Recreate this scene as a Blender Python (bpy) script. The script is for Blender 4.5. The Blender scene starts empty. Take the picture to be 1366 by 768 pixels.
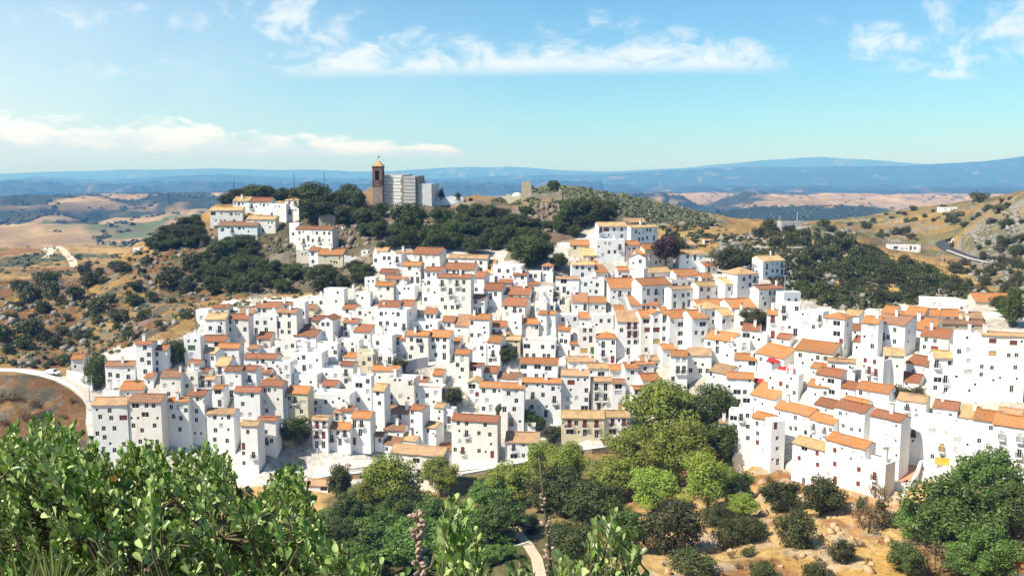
# White hill village seen across a ravine: every house, tree and bush built as an object where it stands.
SKY_TINT = (.555, .855, .985, 1)
CLOUD_HI = (6.3, 6.7, 7.0); CLOUD_TOP = (6.3, 7.1, 7.7); CLOUD_BASE = (4.2, 5.4, 6.6)
HAZE_COL = (.12, .40, 1.0, 1); HAZE_DEN = 1.4e-4
EXPOSURE = .7
import bpy, math, random
import numpy as np
from mathutils import Vector, Matrix

random.seed(7)
RNG = np.random.default_rng(7)
SC = bpy.context.scene
COL = SC.collection

# ------------------------------------------------------------------ camera model
F = 1183.0                       # focal length in photo pixels (1366 wide)
CX, CY = 683.0, 384.0
PITCH = math.atan((384 - 238) / F)
CP, SP = math.cos(PITCH), math.sin(PITCH)
ZC = 90.0                        # height of the viewpoint

def kx(px, py):
    dy = (CY - py) / F
    return ((px - CX) / F) / (CP + dy * SP)

def kz(py):
    dy = (CY - py) / F
    return (-SP + dy * CP) / (CP + dy * SP)

def at(px, py, Y):
    return Vector((kx(px, py) * Y, Y, ZC + kz(py) * Y))

def proj(X, Y, Z):
    z = Z - ZC
    fw = Y * CP - z * SP
    up = Y * SP + z * CP
    return CX + F * X / fw, CY - F * up / fw

# ------------------------------------------------------------------ noise
def _hash(ix, iy, seed):
    n = (ix.astype(np.int64) * 374761393 + iy.astype(np.int64) * 668265263 + seed * 69069) & 0x7fffffff
    n = ((n ^ (n >> 13)) * 1274126177) & 0x7fffffff
    n = n ^ (n >> 16)
    return (n & 0xffff) / 65535.0

def vnoise(x, y, seed=0):
    x = np.asarray(x, float); y = np.asarray(y, float)
    ix = np.floor(x); iy = np.floor(y)
    fx = x - ix; fy = y - iy
    fx = fx * fx * (3 - 2 * fx); fy = fy * fy * (3 - 2 * fy)
    a = _hash(ix, iy, seed); b = _hash(ix + 1, iy, seed)
    c = _hash(ix, iy + 1, seed); d = _hash(ix + 1, iy + 1, seed)
    return (a * (1 - fx) + b * fx) * (1 - fy) + (c * (1 - fx) + d * fx) * fy

def fbm(x, y, seed=0, octv=4):
    s = 0; a = .5; t = 0
    for k in range(octv):
        s = s + a * vnoise(x * 2 ** k + 17.3 * k, y * 2 ** k - 9.1 * k, seed + k)
        t += a; a *= .5
    return s / t

def sstep(a, b, x):
    t = np.clip((x - a) / (b - a), 0, 1)
    return t * t * (3 - 2 * t)

# ------------------------------------------------------------------ object helpers
def tag(o, label=None, cat=None, group=None, kind=None):
    if label: o['label'] = label
    if cat: o['category'] = cat
    if group: o['group'] = group
    if kind: o['kind'] = kind
    return o

def empty(name, loc, rz=0, label=None, cat=None, group=None):
    o = bpy.data.objects.new(name, None)
    o.empty_display_size = .3
    COL.objects.link(o)
    o.location = loc
    o.rotation_euler = (0, 0, rz)
    return tag(o, label, cat, group)

def link(name, mesh, parent=None, loc=None, rz=None):
    o = bpy.data.objects.new(name, mesh)
    COL.objects.link(o)
    if parent is not None: o.parent = parent
    if loc is not None: o.location = loc
    if rz is not None: o.rotation_euler = (0, 0, rz)
    return o

class MB:
    """collects quads, boxes and tubes into one mesh"""
    def __init__(s):
        s.v = []; s.f = []; s.m = []
    def poly(s, pts, mi=0):
        n = len(s.v)
        s.v.extend([tuple(p) for p in pts])
        s.f.append(list(range(n, n + len(pts)))); s.m.append(mi)
    def box(s, x0, x1, y0, y1, z0, z1, mi=0, bottom=True):
        n = len(s.v)
        s.v.extend([(x0,y0,z0),(x1,y0,z0),(x1,y1,z0),(x0,y1,z0),(x0,y0,z1),(x1,y0,z1),(x1,y1,z1),(x0,y1,z1)])
        fs = [(4,5,6,7),(0,1,5,4),(1,2,6,5),(2,3,7,6),(3,0,4,7)]
        if bottom: fs.append((3,2,1,0))
        for f in fs:
            s.f.append([n + i for i in f]); s.m.append(mi)
    def tube(s, pts, rads, n=6, mi=0, cap=True):
        pts = [Vector(p) for p in pts]
        base = len(s.v)
        for i, p in enumerate(pts):
            d = (pts[min(i + 1, len(pts) - 1)] - pts[max(i - 1, 0)]).normalized()
            a = d.orthogonal().normalized() if i == 0 else (a - d * a.dot(d)).normalized()
            b = d.cross(a)
            for k in range(n):
                t = 2 * math.pi * k / n
                s.v.append(tuple(p + (a * math.cos(t) + b * math.sin(t)) * rads[i]))
        for i in range(len(pts) - 1):
            for k in range(n):
                k2 = (k + 1) % n
                s.f.append([base + i * n + k, base + i * n + k2, base + (i + 1) * n + k2, base + (i + 1) * n + k]); s.m.append(mi)
        if cap:
            s.f.append([base + (len(pts) - 1) * n + k for k in range(n)]); s.m.append(mi)
    def lathe(s, prof, n=12, c=(0, 0, 0), mi=0):
        base = len(s.v)
        for r, z in prof:
            for k in range(n):
                t = 2 * math.pi * k / n
                s.v.append((c[0] + r * math.cos(t), c[1] + r * math.sin(t), c[2] + z))
        for i in range(len(prof) - 1):
            for k in range(n):
                k2 = (k + 1) % n
                s.f.append([base + i * n + k, base + i * n + k2, base + (i + 1) * n + k2, base + (i + 1) * n + k]); s.m.append(mi)
    def mesh(s, name, mats, smooth=False):
        me = bpy.data.meshes.new(name)
        me.from_pydata(s.v, [], s.f)
        for m in (mats if isinstance(mats, (list, tuple)) else [mats]): me.materials.append(m)
        me.polygons.foreach_set('material_index', s.m)
        if smooth: me.polygons.foreach_set('use_smooth', [True] * len(s.f))
        me.update()
        return me
    def build(s, name, mats, parent=None, loc=None, rz=None, smooth=False):
        return link(name, s.mesh(name, mats, smooth), parent, loc, rz)

def np_mesh(name, V, Fq, mats, col=None, smooth=False):
    me = bpy.data.meshes.new(name)
    V = np.asarray(V, np.float32); Fq = np.asarray(Fq, np.int32)
    k = Fq.shape[1]
    me.vertices.add(len(V)); me.vertices.foreach_set('co', V.ravel())
    me.loops.add(Fq.size); me.loops.foreach_set('vertex_index', Fq.ravel())
    me.polygons.add(len(Fq))
    me.polygons.foreach_set('loop_start', np.arange(0, Fq.size, k, dtype=np.int32))
    for m in (mats if isinstance(mats, (list, tuple)) else [mats]): me.materials.append(m)
    if smooth: me.polygons.foreach_set('use_smooth', np.ones(len(Fq), bool))
    me.update(calc_edges=True)
    if col is not None:
        a = me.color_attributes.new('tone', 'FLOAT_COLOR', 'POINT')
        c = np.ones((len(V), 4), np.float32); c[:, :3] = col
        a.data.foreach_set('color', c.ravel())
    me.validate()
    return me

# ------------------------------------------------------------------ materials
def newmat(name):
    m = bpy.data.materials.new(name); m.use_nodes = True
    nt = m.node_tree; nt.nodes.clear()
    out = nt.nodes.new('ShaderNodeOutputMaterial')
    bs = nt.nodes.new('ShaderNodeBsdfPrincipled')
    nt.links.new(bs.outputs[0], out.inputs[0])
    bs.inputs['Specular IOR Level'].default_value = .25
    return m, nt, bs, out

def N(nt, t, **kw):
    n = nt.nodes.new(t)
    for k, v in kw.items(): setattr(n, k, v)
    return n

def noise_node(nt, scale, detail=4, rough=.6, coord='Object', vec=None):
    n = N(nt, 'ShaderNodeTexNoise')
    n.inputs['Scale'].default_value = scale; n.inputs['Detail'].default_value = detail; n.inputs['Roughness'].default_value = rough
    if vec is None:
        if coord == 'Position':
            g = N(nt, 'ShaderNodeNewGeometry'); vec = g.outputs['Position']
        else:
            tc = N(nt, 'ShaderNodeTexCoord'); vec = tc.outputs[coord]
    nt.links.new(vec, n.inputs['Vector'])
    return n

def ramp(nt, fac, stops):
    r = N(nt, 'ShaderNodeValToRGB')
    e = r.color_ramp.elements
    while len(e) < len(stops): e.new(.5)
    for i, (p, c) in enumerate(stops):
        e[i].position = p
        e[i].color = (c, c, c, 1) if not hasattr(c, '__len__') else (*c, 1)
    nt.links.new(fac, r.inputs[0])
    return r.outputs[0]

def mix(nt, a, b, fac, mode='MIX'):
    m = N(nt, 'ShaderNodeMix', data_type='RGBA', blend_type=mode)
    for s, i in ((a, 6), (b, 7)):
        if hasattr(s, 'links'): nt.links.new(s, m.inputs[i])
        else: m.inputs[i].default_value = (*s, 1) if len(s) == 3 else s
    if hasattr(fac, 'links'): nt.links.new(fac, m.inputs[0])
    else: m.inputs[0].default_value = fac
    return m.outputs[2]

def bump(nt, bs, h, strength=.4, dist=.05):
    b = N(nt, 'ShaderNodeBump')
    b.inputs['Strength'].default_value = strength; b.inputs['Distance'].default_value = dist
    nt.links.new(h, b.inputs['Height']); nt.links.new(b.outputs[0], bs.inputs['Normal'])

def mat_plaster(name, c1, c2, stain=(.42, .36, .26), amount=.35):
    m, nt, bs, o = newmat(name)
    n1 = noise_node(nt, .45, 5, .65, 'Position'); n2 = noise_node(nt, 2.6, 4, .6, 'Position')
    c = mix(nt, c1, c2, ramp(nt, n1.outputs[0], [(.35, 0), (.65, 1)]))
    # vertical weather streaks and grime with a shape of their own
    g = N(nt, 'ShaderNodeNewGeometry'); mp = N(nt, 'ShaderNodeMapping'); mp.inputs['Scale'].default_value = (1.6, 1.6, .22)
    nt.links.new(g.outputs['Position'], mp.inputs[0])
    n3 = noise_node(nt, 1.0, 5, .7, vec=mp.outputs[0])
    s = ramp(nt, n3.outputs[0], [(.56, 0), (.74, amount)])
    c = mix(nt, c, stain, s)
    nt.links.new(c, bs.inputs['Base Color'])
    bs.inputs['Roughness'].default_value = .85
    bump(nt, bs, n2.outputs[0], .25, .04)
    return m

def mat_roof(name, c1, c2, c3):
    m, nt, bs, o = newmat(name)
    oi = N(nt, 'ShaderNodeObjectInfo')
    tc = N(nt, 'ShaderNodeTexCoord')
    ad = N(nt, 'ShaderNodeVectorMath', operation='ADD')
    mu = N(nt, 'ShaderNodeVectorMath', operation='SCALE'); mu.inputs['Scale'].default_value = 1.0
    cmb = N(nt, 'ShaderNodeCombineXYZ')
    mm = N(nt, 'ShaderNodeMath', operation='MULTIPLY'); mm.inputs[1].default_value = 97.0
    nt.links.new(oi.outputs['Random'], mm.inputs[0]); nt.links.new(mm.outputs[0], cmb.inputs[0])
    nt.links.new(tc.outputs['Object'], ad.inputs[0]); nt.links.new(cmb.outputs[0], ad.inputs[1])
    v = ad.outputs[0]
    n1 = noise_node(nt, .5, 4, .6, vec=v); n2 = noise_node(nt, 2.6, 3, .7, vec=v); n3 = noise_node(nt, 7.0, 2, .6, vec=v)
    c = mix(nt, c1, c2, ramp(nt, n2.outputs[0], [(.3, 0), (.7, 1)]))
    c = mix(nt, c, c3, ramp(nt, n1.outputs[0], [(.46, 0), (.64, .85)]))
    # pan-tile columns
    w = N(nt, 'ShaderNodeTexWave', wave_type='BANDS', bands_direction='X'); w.inputs['Scale'].default_value = 1.25
    w.inputs['Distortion'].default_value = .3
    nt.links.new(tc.outputs['Object'], w.inputs[0])
    c = mix(nt, c, (.09, .045, .03), ramp(nt, w.outputs[1], [(0, .32), (.3, 0)]))
    c = mix(nt, c, (.66, .45, .27), ramp(nt, n3.outputs[0], [(.56, 0), (.72, .7)]))
    n4 = noise_node(nt, 4.2, 3, .7, vec=v)
    c = mix(nt, c, (.13, .085, .055), ramp(nt, n4.outputs[0], [(.56, 0), (.70, .75)]))
    hs = N(nt, 'ShaderNodeHueSaturation')
    mr = N(nt, 'ShaderNodeMapRange'); mr.inputs[3].default_value = .78; mr.inputs[4].default_value = 1.2
    nt.links.new(oi.outputs['Random'], mr.inputs[0]); nt.links.new(mr.outputs[0], hs.inputs['Value'])
    nt.links.new(c, hs.inputs['Color'])
    nt.links.new(hs.outputs[0], bs.inputs['Base Color'])
    bs.inputs['Roughness'].default_value = .9
    bump(nt, bs, w.outputs[1], .7, .08)
    return m

def mat_flat(name, c, rough=.6, metal=0, var=.25, scale=3.0, spec=.25):
    m, nt, bs, o = newmat(name)
    n1 = noise_node(nt, scale, 4, .6, 'Position')
    d = tuple(x * (1 - var) for x in c); u = tuple(min(1, x * (1 + var)) for x in c)
    nt.links.new(mix(nt, d, u, ramp(nt, n1.outputs[0], [(.3, 0), (.7, 1)])), bs.inputs['Base Color'])
    bs.inputs['Roughness'].default_value = rough; bs.inputs['Metallic'].default_value = metal
    bs.inputs['Specular IOR Level'].default_value = spec
    return m

def mat_leaf(name, c1, c2, c3, trans=.25, rough=.5, byface=True, spec=.3, sc=.7, hue=(.466, .503)):
    """foliage: per-object shift, clump-scale variation, light passing through the leaves"""
    m, nt, bs, o = newmat(name)
    oi = N(nt, 'ShaderNodeObjectInfo')
    n1 = noise_node(nt, sc, 3, .6, 'Object')
    c = mix(nt, c1, c2, ramp(nt, n1.outputs[0], [(.35, 0), (.65, 1)]))
    at_ = N(nt, 'ShaderNodeAttribute', attribute_name='tone')
    sep = N(nt, 'ShaderNodeSeparateColor'); nt.links.new(at_.outputs['Color'], sep.inputs[0])
    c = mix(nt, c, c3, sep.outputs[0])
    hs = N(nt, 'ShaderNodeHueSaturation')
    mr = N(nt, 'ShaderNodeMapRange'); mr.inputs[3].default_value = .72; mr.inputs[4].default_value = 1.3
    mh = N(nt, 'ShaderNodeMapRange'); mh.inputs[3].default_value = hue[0]; mh.inputs[4].default_value = hue[1]
    nt.links.new(oi.outputs['Random'], mr.inputs[0]); nt.links.new(mr.outputs[0], hs.inputs['Value'])
    nt.links.new(oi.outputs['Random'], mh.inputs[0]); nt.links.new(mh.outputs[0], hs.inputs['Hue'])
    nt.links.new(c, hs.inputs['Color'])
    nt.links.new(hs.outputs[0], bs.inputs['Base Color'])
    bs.inputs['Roughness'].default_value = rough; bs.inputs['Specular IOR Level'].default_value = spec
    tr = N(nt, 'ShaderNodeBsdfTranslucent')
    tcol = mix(nt, hs.outputs[0], (.9, 1.0, .25), .6, 'MULTIPLY')
    nt.links.new(tcol, tr.inputs[0])
    ms = N(nt, 'ShaderNodeMixShader'); ms.inputs[0].default_value = trans
    nt.links.new(bs.outputs[0], ms.inputs[1]); nt.links.new(tr.outputs[0], ms.inputs[2])
    nt.links.new(ms.outputs[0], o.inputs[0])
    return m

M = {}
M['white'] = mat_plaster('whitewash', (.82, .81, .785), (.74, .73, .70), (.50, .45, .37), .45)
M['white3'] = mat_plaster('whitewash_warm', (.80, .76, .69), (.70, .65, .57), (.42, .34, .25), .55)
M['white2'] = mat_plaster('whitewash_aged', (.80, .78, .74), (.71, .69, .64), (.45, .39, .30), .45)
M['cream'] = mat_plaster('cream_render', (.68, .60, .42), (.58, .51, .36), (.35, .30, .2), .4)
M['beige'] = mat_plaster('beige_render', (.66, .60, .50), (.55, .49, .40), (.3, .25, .18), .45)
M['stone'] = mat_plaster('rubble_stone', (.46, .39, .27), (.30, .24, .16), (.16, .12, .08), .8)
M['grey'] = mat_plaster('grey_render', (.42, .42, .41), (.35, .35, .35), (.25, .25, .24), .4)
M['r'] = mat_roof('red_tiles', (.37, .125, .046), (.24, .078, .034), (.22, .12, .07))
M['o'] = mat_roof('orange_tiles', (.53, .205, .05), (.37, .13, .034), (.33, .19, .095))
M['y'] = mat_roof('straw_tiles', (.62, .43, .20), (.50, .32, .14), (.38, .25, .13))
M['b'] = mat_roof('brown_tiles', (.38, .18, .085), (.27, .13, .065), (.20, .14, .10))
M['t'] = mat_roof('tan_tiles', (.50, .31, .16), (.40, .23, .11), (.28, .19, .12))
M['castle'] = mat_plaster('pale_castle_stone', (.56, .45, .31), (.42, .33, .22), (.22, .17, .11), .5)
M['glass'] = mat_flat('window_glass', (.022, .024, .028), .12, 0, .5, 1.5, .5)
M['frame'] = mat_flat('painted_frame', (.62, .61, .58), .5)
M['brown'] = mat_flat('brown_wood', (.10, .045, .028), .6)
M['redwood'] = mat_flat('red_brown_shutter', (.20, .055, .04), .6)
M['blind'] = mat_flat('grey_blind', (.50, .50, .48), .6)
M['yellow'] = mat_flat('ochre_door', (.55, .36, .10), .6)
M['green'] = mat_flat('green_door', (.06, .16, .08), .6)
M['iron'] = mat_flat('black_iron', (.03, .03, .032), .5)
M['trim'] = mat_flat('white_trim', (.78, .77, .75), .7, 0, .05)
M['terr'] = mat_flat('terracotta_floor', (.46, .22, .12), .8, 0, .3)
M['bark'] = mat_flat('bark', (.12, .085, .055), .9, 0, .4, 2.)
M['pine'] = mat_leaf('pine_needles', (.105, .168, .020), (.19, .26, .030), (.32, .38, .06), .12, .6)
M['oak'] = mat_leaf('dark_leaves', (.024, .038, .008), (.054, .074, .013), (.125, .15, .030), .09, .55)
M['bush'] = mat_leaf('scrub_leaves', (.026, .036, .009), (.058, .070, .016), (.115, .13, .034), .08, .6)
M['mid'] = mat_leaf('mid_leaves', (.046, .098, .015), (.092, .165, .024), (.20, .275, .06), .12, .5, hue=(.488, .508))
M['dry'] = mat_leaf('dry_twigs', (.16, .11, .05), (.11, .07, .035), (.24, .17, .08), .1, .8)
M['maquis'] = mat_leaf('maquis_leaves', (.075, .085, .035), (.12, .125, .05), (.19, .185, .09), .08, .7)
M['cyp'] = mat_leaf('cypress_leaves', (.018, .035, .014), (.03, .05, .018), (.045, .07, .025), .08, .7)
M['purple'] = mat_leaf('plum_leaves', (.06, .03, .025), (.09, .05, .03), (.10, .08, .04), .12, .6)

# ------------------------------------------------------------------ terrain
CTRL = [  # photo x, photo y, forward distance in metres
(130,600,205),(130,640,200),(300,640,199),(400,655,196),(220,480,229),(130,485,234),(300,420,262),(250,430,256),(330,520,226),(330,570,212),(200,540,217),
(400,440,256),(400,500,238),(400,560,219),(400,610,207),
(480,620,205),(560,650,203),(480,560,222),(480,500,240),(480,440,258),(480,400,272),(480,375,284),
(600,620,215),(600,560,228),(600,500,243),(600,440,258),(600,400,270),(600,350,290),
(720,610,221),(720,540,236),(720,480,250),(720,420,264),(720,360,285),(690,335,300),
(830,600,222),(830,540,234),(830,480,248),(830,420,265),(830,370,283),(830,330,305),(810,310,318),
(930,560,215),(930,500,230),(930,440,248),(930,400,265),(930,370,290),
(1000,600,192),(1000,540,206),(1040,500,209),(1040,440,232),(1000,400,258),(1040,372,298),
(1100,650,163),(1180,668,150),(1130,560,177),(1130,500,195),(1130,440,222),
(1250,600,162),(1250,540,177),(1250,480,196),(1250,440,211),(1200,420,232),
(1340,640,148),(1340,560,166),(1340,520,178),(1340,440,202),(1340,410,226),
(480,720,165),(480,680,180),(400,700,172),(600,690,184),(600,740,162),(700,700,166),(700,750,145),(700,650,195),(800,630,206),
(830,700,162),(850,760,130),(900,640,188),(950,640,180),(950,700,150),(950,760,128),(1050,700,142),(1050,760,124),
(1150,690,143),(1150,760,122),(1250,700,140),(1250,760,122),(1340,700,132),(1340,768,118),
(200,768,150),(0,768,150),(0,650,190),(200,700,172),
(0,490,241),(60,498,236),(110,530,224),(0,560,214),(60,570,211),
(100,470,256),(50,430,276),(150,430,271),(0,400,302),(100,400,296),(200,400,290),(250,380,300),(200,350,322),(280,340,326),(300,380,300),
(350,400,280),(400,385,286),(450,370,300),(400,350,315),(470,340,311),
(180,330,338),(230,310,346),(268,300,350),(290,312,341),(340,310,338),(420,345,313),(400,290,346),(450,275,360),(500,276,350),(570,277,346),
(640,271,350),(700,272,350),(720,265,355),(760,275,346),(800,290,336),
(520,330,303),(560,310,322),(640,310,322),(700,320,314),(770,310,323),(640,290,335),(500,300,331),
(745,249,480),(690,262,470),(290,274,352),(330,272,357),(370,270,359),(410,268,360),(800,256,500),(860,266,535),(910,280,565),(960,296,600),
(900,302,470),(940,310,440),(860,304,440),(870,322,385),(900,332,362),(950,346,330),(965,322,400),
(1000,332,370),(1050,303,430),(1100,302,422),(1100,350,332),(1060,392,284),(1150,402,268),(1100,412,260),(1200,408,260),(1250,382,300),
(1200,360,342),(1150,340,382),(1200,333,430),(1250,327,450),(1270,352,392),(1340,352,375),(1340,380,300),(1300,396,258),(1366,402,250),
(1300,290,480),(1200,312,500),(1366,262,430),(1330,300,420),(1366,330,362),(1270,276,560),(1180,300,560),
(0,380,332),(30,374,345),(100,384,338),(160,372,400),(0,366,480),(60,361,520),(150,346,620),(200,332,700),(60,332,800),(0,331,820),(250,330,720),(110,330,860),
]
WORLD = [  # x/y, y, z-ZC : near slope and hidden back slopes
(0,.8,-1.75),(-.5,.8,-1.8),(.5,.8,-1.8),(0,2,-2.1),(-.5,3,-2.3),(.5,3,-2.6),(0,3.5,-2.4),(-.6,5,-4),(0,6,-5),(.6,6,-5),(0,15,-14),(-.6,15,-14),(.6,15,-14),(0,40,-32),(-.6,40,-32),(.6,40,-32),
(0,75,-50),(-.6,75,-52),(.6,75,-46),(-.3,100,-60),(0,100,-58),(.3,100,-55),(.65,100,-50),(-.65,100,-60),
(-.07,392,-17),(-.035,392,-16),(0,392,-15),(.02,392,-12),(-.12,394,-17),(-.17,394,-19),(-.22,394,-22),(-.27,392,-28),(-.05,500,-40),(-.15,500,-42),(-.25,460,-45),(-.33,460,-48),(.05,700,-55),(-.1,800,-85),(-.3,900,-92),(.1,900,-85),(.2,800,-60),(.3,750,-45),(.45,700,-25),(.58,650,-15),(.3,1000,-90),(.5,1000,-70),(-.5,1050,-98),(-.65,900,-80),(.7,500,5),(.7,300,-20),(-.7,320,-40),(-.7,220,-55),(.75,180,-38),
(-.5,1300,-104),(-.2,1300,-104),(.2,1300,-104),(.5,1300,-100),
]
TS = 2.0
_pts, _val = [], []
for px, py, Y in CTRL:
    _pts.append((kx(px, py) * TS, math.log(Y))); _val.append(kz(py) * Y)
for t, Y, z in WORLD:
    _pts.append((t * TS, math.log(Y))); _val.append(z)
_pts = np.array(_pts); _val = np.array(_val)
def _kern(d2): return np.sqrt(d2 + .0012)
_n = len(_pts)
_d2 = ((_pts[:, None] - _pts[None]) ** 2).sum(-1)
_A = np.zeros((_n + 3, _n + 3)); _A[:_n, :_n] = _kern(_d2) - np.eye(_n) * .004
_A[:_n, _n] = 1; _A[:_n, _n + 1:] = _pts; _A[_n, :_n] = 1; _A[_n + 1:, :_n] = _pts.T
_w = np.linalg.solve(_A, np.concatenate([_val, np.zeros(3)]))

def rbf(t, lnY):
    q = np.stack([np.ravel(t) * TS, np.ravel(lnY)], 1)
    out = np.empty(len(q))
    for i in range(0, len(q), 20000):
        c = q[i:i + 20000]
        d2 = (c[:, 0:1] - _pts[None, :, 0]) ** 2 + (c[:, 1:2] - _pts[None, :, 1]) ** 2
        out[i:i + 20000] = _kern(d2) @ _w[:_n] + _w[_n] + c @ _w[_n + 1:]
    return out.reshape(np.shape(t))

_Ys = np.exp(np.linspace(math.log(105), math.log(900), 700))
def ground_hit(px, py):
    """where the ray through a photo pixel meets the (smooth) ground"""
    k = kx(px, py)
    g = rbf(np.full(_Ys.shape, k), np.log(_Ys))
    d = kz(py) * _Ys - g
    idx = np.where(d < 0)[0]
    i = idx[0] if len(idx) else 0
    if not len(idx):          # the ray only grazes a crest: stand on the crest
        m_ = (_Ys > 200) & (_Ys < 620); Y = _Ys[m_][np.argmin(d[m_])]
    elif i == 0: Y = _Ys[0]
    else:
        a, b = d[i - 1], d[i]
        Y = _Ys[i - 1] + (_Ys[i] - _Ys[i - 1]) * (a / (a - b) if a != b else 0)
    return Vector((k * Y, Y, ZC + kz(py) * Y))

# rows and columns of the ground sheet
TT = np.concatenate([np.linspace(-.95, -.62, 25)[:-1], np.linspace(-.62, .62, 830), np.linspace(.62, .95, 25)[1:]])
YY = np.concatenate([np.exp(np.linspace(math.log(.8), math.log(110), 90))[:-1], np.linspace(110, 400, 360)[:-1],
                     np.exp(np.linspace(math.log(400), math.log(1200), 150))[:-1], np.exp(np.linspace(math.log(1200), math.log(20600), 270))])
GT, GY = np.meshgrid(TT, YY)
GX = GT * GY
near = YY < 1600
GZ = np.full(GT.shape, -105.0)
GZ[near] = rbf(GT[near], np.log(GY[near]))
bl = sstep(900, 1400, GY)
GZ = GZ * (1 - bl) + (-105.0) * bl
# distant ranges: (distance, width ratio, crest line in the photo)
RIDGES = [
 (19000, .10, [(-150,232),(0,231),(100,228),(200,226),(300,225),(400,227),(500,229),(560,226),(620,223),(680,222),(740,227),(800,228),(850,226),(900,224),(950,219),(1000,215),(1050,211),(1090,209),(1150,213),(1200,218),(1250,221),(1500,220)]),
 (12500, .13, [(-150,243),(0,242),(60,236),(150,240),(200,237),(300,233),(400,237),(500,239),(600,237),(700,234),(800,232),(880,228),(950,224),(1000,222),(1050,223),(1100,222),(1150,222),(1200,221),(1250,218),(1300,215),(1366,207),(1500,203)]),
 (7000, .10, [(-150,258),(0,257),(50,254),(100,260),(200,258),(300,252),(400,255),(600,258),(800,262),(900,260),(950,258),(1050,256),(1100,257),(1200,259),(1300,258),(1500,258)]),
 (3300, .10, [(-150,282),(0,280),(80,270),(150,276),(200,279),(250,274),(290,271),(400,275),(600,278),(800,268),(850,262),(880,257),(930,268),(985,256),(1040,268),(1075,265),(1130,276),(1200,282),(1500,284)]),
 (2150, .07, [(-150,298),(0,296),(60,288),(100,303),(150,312),(220,304),(270,300),(330,300),(600,300),(900,296),(1000,285),(1100,290),(1200,292),(1500,295)]),
]
PXc = CX + F * TT * CP          # photo column of each grid column, near the horizon
far_m = GY > 1200
ridge_wt = np.zeros((len(RIDGES),) + GT.shape)
nz1 = fbm(GX / 900, GY / 900, 3, 5); nz2 = fbm(GX / 350, GY / 500, 11, 4)
for k, (R, W, prof) in enumerate(RIDGES):
    xs, ys = zip(*prof)
    py = np.interp(PXc, xs, ys) + (fbm(PXc / 60., PXc * 0 + k * 7., 20 + k, 3) - .5) * (5 if k > 1 else 3)
    crest = np.array([kz(p) for p in py]) * R
    s = np.log(GY / (R * (1 + .03 * np.sin(GT * 9 + k)))) / W
    w = np.exp(-s * s)
    ridge_wt[k] = w
    GZ = GZ + np.where(far_m, (crest[None, :] + 105.0) * w * (1 + .0 * nz1), 0)
    if k >= 2:
        g2 = fbm(GX / 260, GY / 420, 61 + k, 5) - .5
        GZ = GZ + np.where(far_m, w * g2 * (crest[None, :] + 105.) * .55 * (1 - np.exp(-(s / .3) ** 2)), 0)
    if k < 2:
        gul = np.abs(fbm(GX / 1000, GY / 2400, 31 + k, 5) - .5) * 2
        GZ = GZ - np.where(far_m, w * (1 - np.exp(-(s / .35) ** 2)) * gul * (150 if k == 0 else 120) * (s < .6), 0)
# rolling hills between the ranges, kept under the crest line seen in the photo
hl = 1 - 2 * np.abs(fbm(GX / 620, GY / 900, 71, 5) - .5)
hl2 = fbm(GX / 230, GY / 330, 77, 4)
GZ = GZ + np.where(far_m, ((hl - .72) * 170 + (hl2 - .5) * 60) * bl * (1 - ridge_wt[:2].sum(0).clip(0, 1)) * np.clip(GY / 2600, .45, 1.5) * np.where(GT > .1, .5, 1.0), 0)
lim = kz(np.interp(PXc, [-200, 0, 120, 290, 600, 850, 985, 1100, 1250, 1500], [262, 262, 258, 256, 262, 258, 255, 257, 258, 258]))[None, :] * GY
GZ = np.where((GY > 1200) & (GY < 6300), np.minimum(GZ, lim + np.minimum(0, GZ - lim) * 0 - 2), GZ)
# local roughness, strongest on the rocky slopes
GPX, GPY = proj(GX, GY, GZ + ZC)

def inpoly(x, y, poly):
    r = np.zeros(np.shape(x), bool)
    n = len(poly)
    for i in range(n):
        x0, y0 = poly[i]; x1, y1 = poly[(i + 1) % n]
        if y0 == y1: continue
        c = ((y0 > y) != (y1 > y)) & (x < (x1 - x0) * (y - y0) / (y1 - y0) + x0)
        r ^= c
    return r
VILLAGE = [(112,482),(150,466),(205,456),(236,452),(262,440),(268,418),(300,401),(400,396),(484,384),(500,332),(560,326),(700,335),(770,318),(790,292),(880,298),(930,335),(1000,352),(1050,365),(1065,400),(1130,412),(1220,398),(1290,400),(1330,396),(1420,405),(1420,640),(1290,645),(1225,640),(1195,672),(1090,648),(1000,606),(960,560),(930,560),(860,592),(790,596),(700,612),(640,625),(600,640),(560,650),(480,645),(300,650),(118,640)]
vill = inpoly(GPX, GPY, VILLAGE) & (GY > 120) & (GY < 330)
rough = np.where((GY > 105) & (GY < 900) & ~vill, 1.0, .12) * sstep(100, 140, GY) * (1 - sstep(800, 1200, GY))
rk = np.abs(fbm(GX / 14, GY / 14, 5, 5) - .5) * 2
GZ = GZ + rough * ((.35 - rk) * 3.2 * np.where(GY < 360, 1, 1.4) + (fbm(GX / 3.5, GY / 3.5, 8, 3) - .5) * 1.0)
GZ += np.where(GY < 100, (fbm(GX / 1.5, GY / 1.5, 9, 3) - .5) * np.minimum(GY * .04, 1.0), 0)
GZ = np.where(GY < 90, np.minimum(GZ, kz(768) * GY * 1.1 - .5), GZ)
GZ += ZC
LNY = np.log(YY)

def gz(x, y):
    """height of the finished ground sheet"""
    t = x / y
    j = min(max(int(np.searchsorted(TT, t)) - 1, 0), len(TT) - 2)
    i = min(max(int(np.searchsorted(YY, y)) - 1, 0), len(YY) - 2)
    a = min(max((t - TT[j]) / (TT[j + 1] - TT[j]), 0), 1); b = min(max((y - YY[i]) / (YY[i + 1] - YY[i]), 0), 1)
    return (GZ[i, j] * (1 - a) + GZ[i, j + 1] * a) * (1 - b) + (GZ[i + 1, j] * (1 - a) + GZ[i + 1, j + 1] * a) * b

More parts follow.
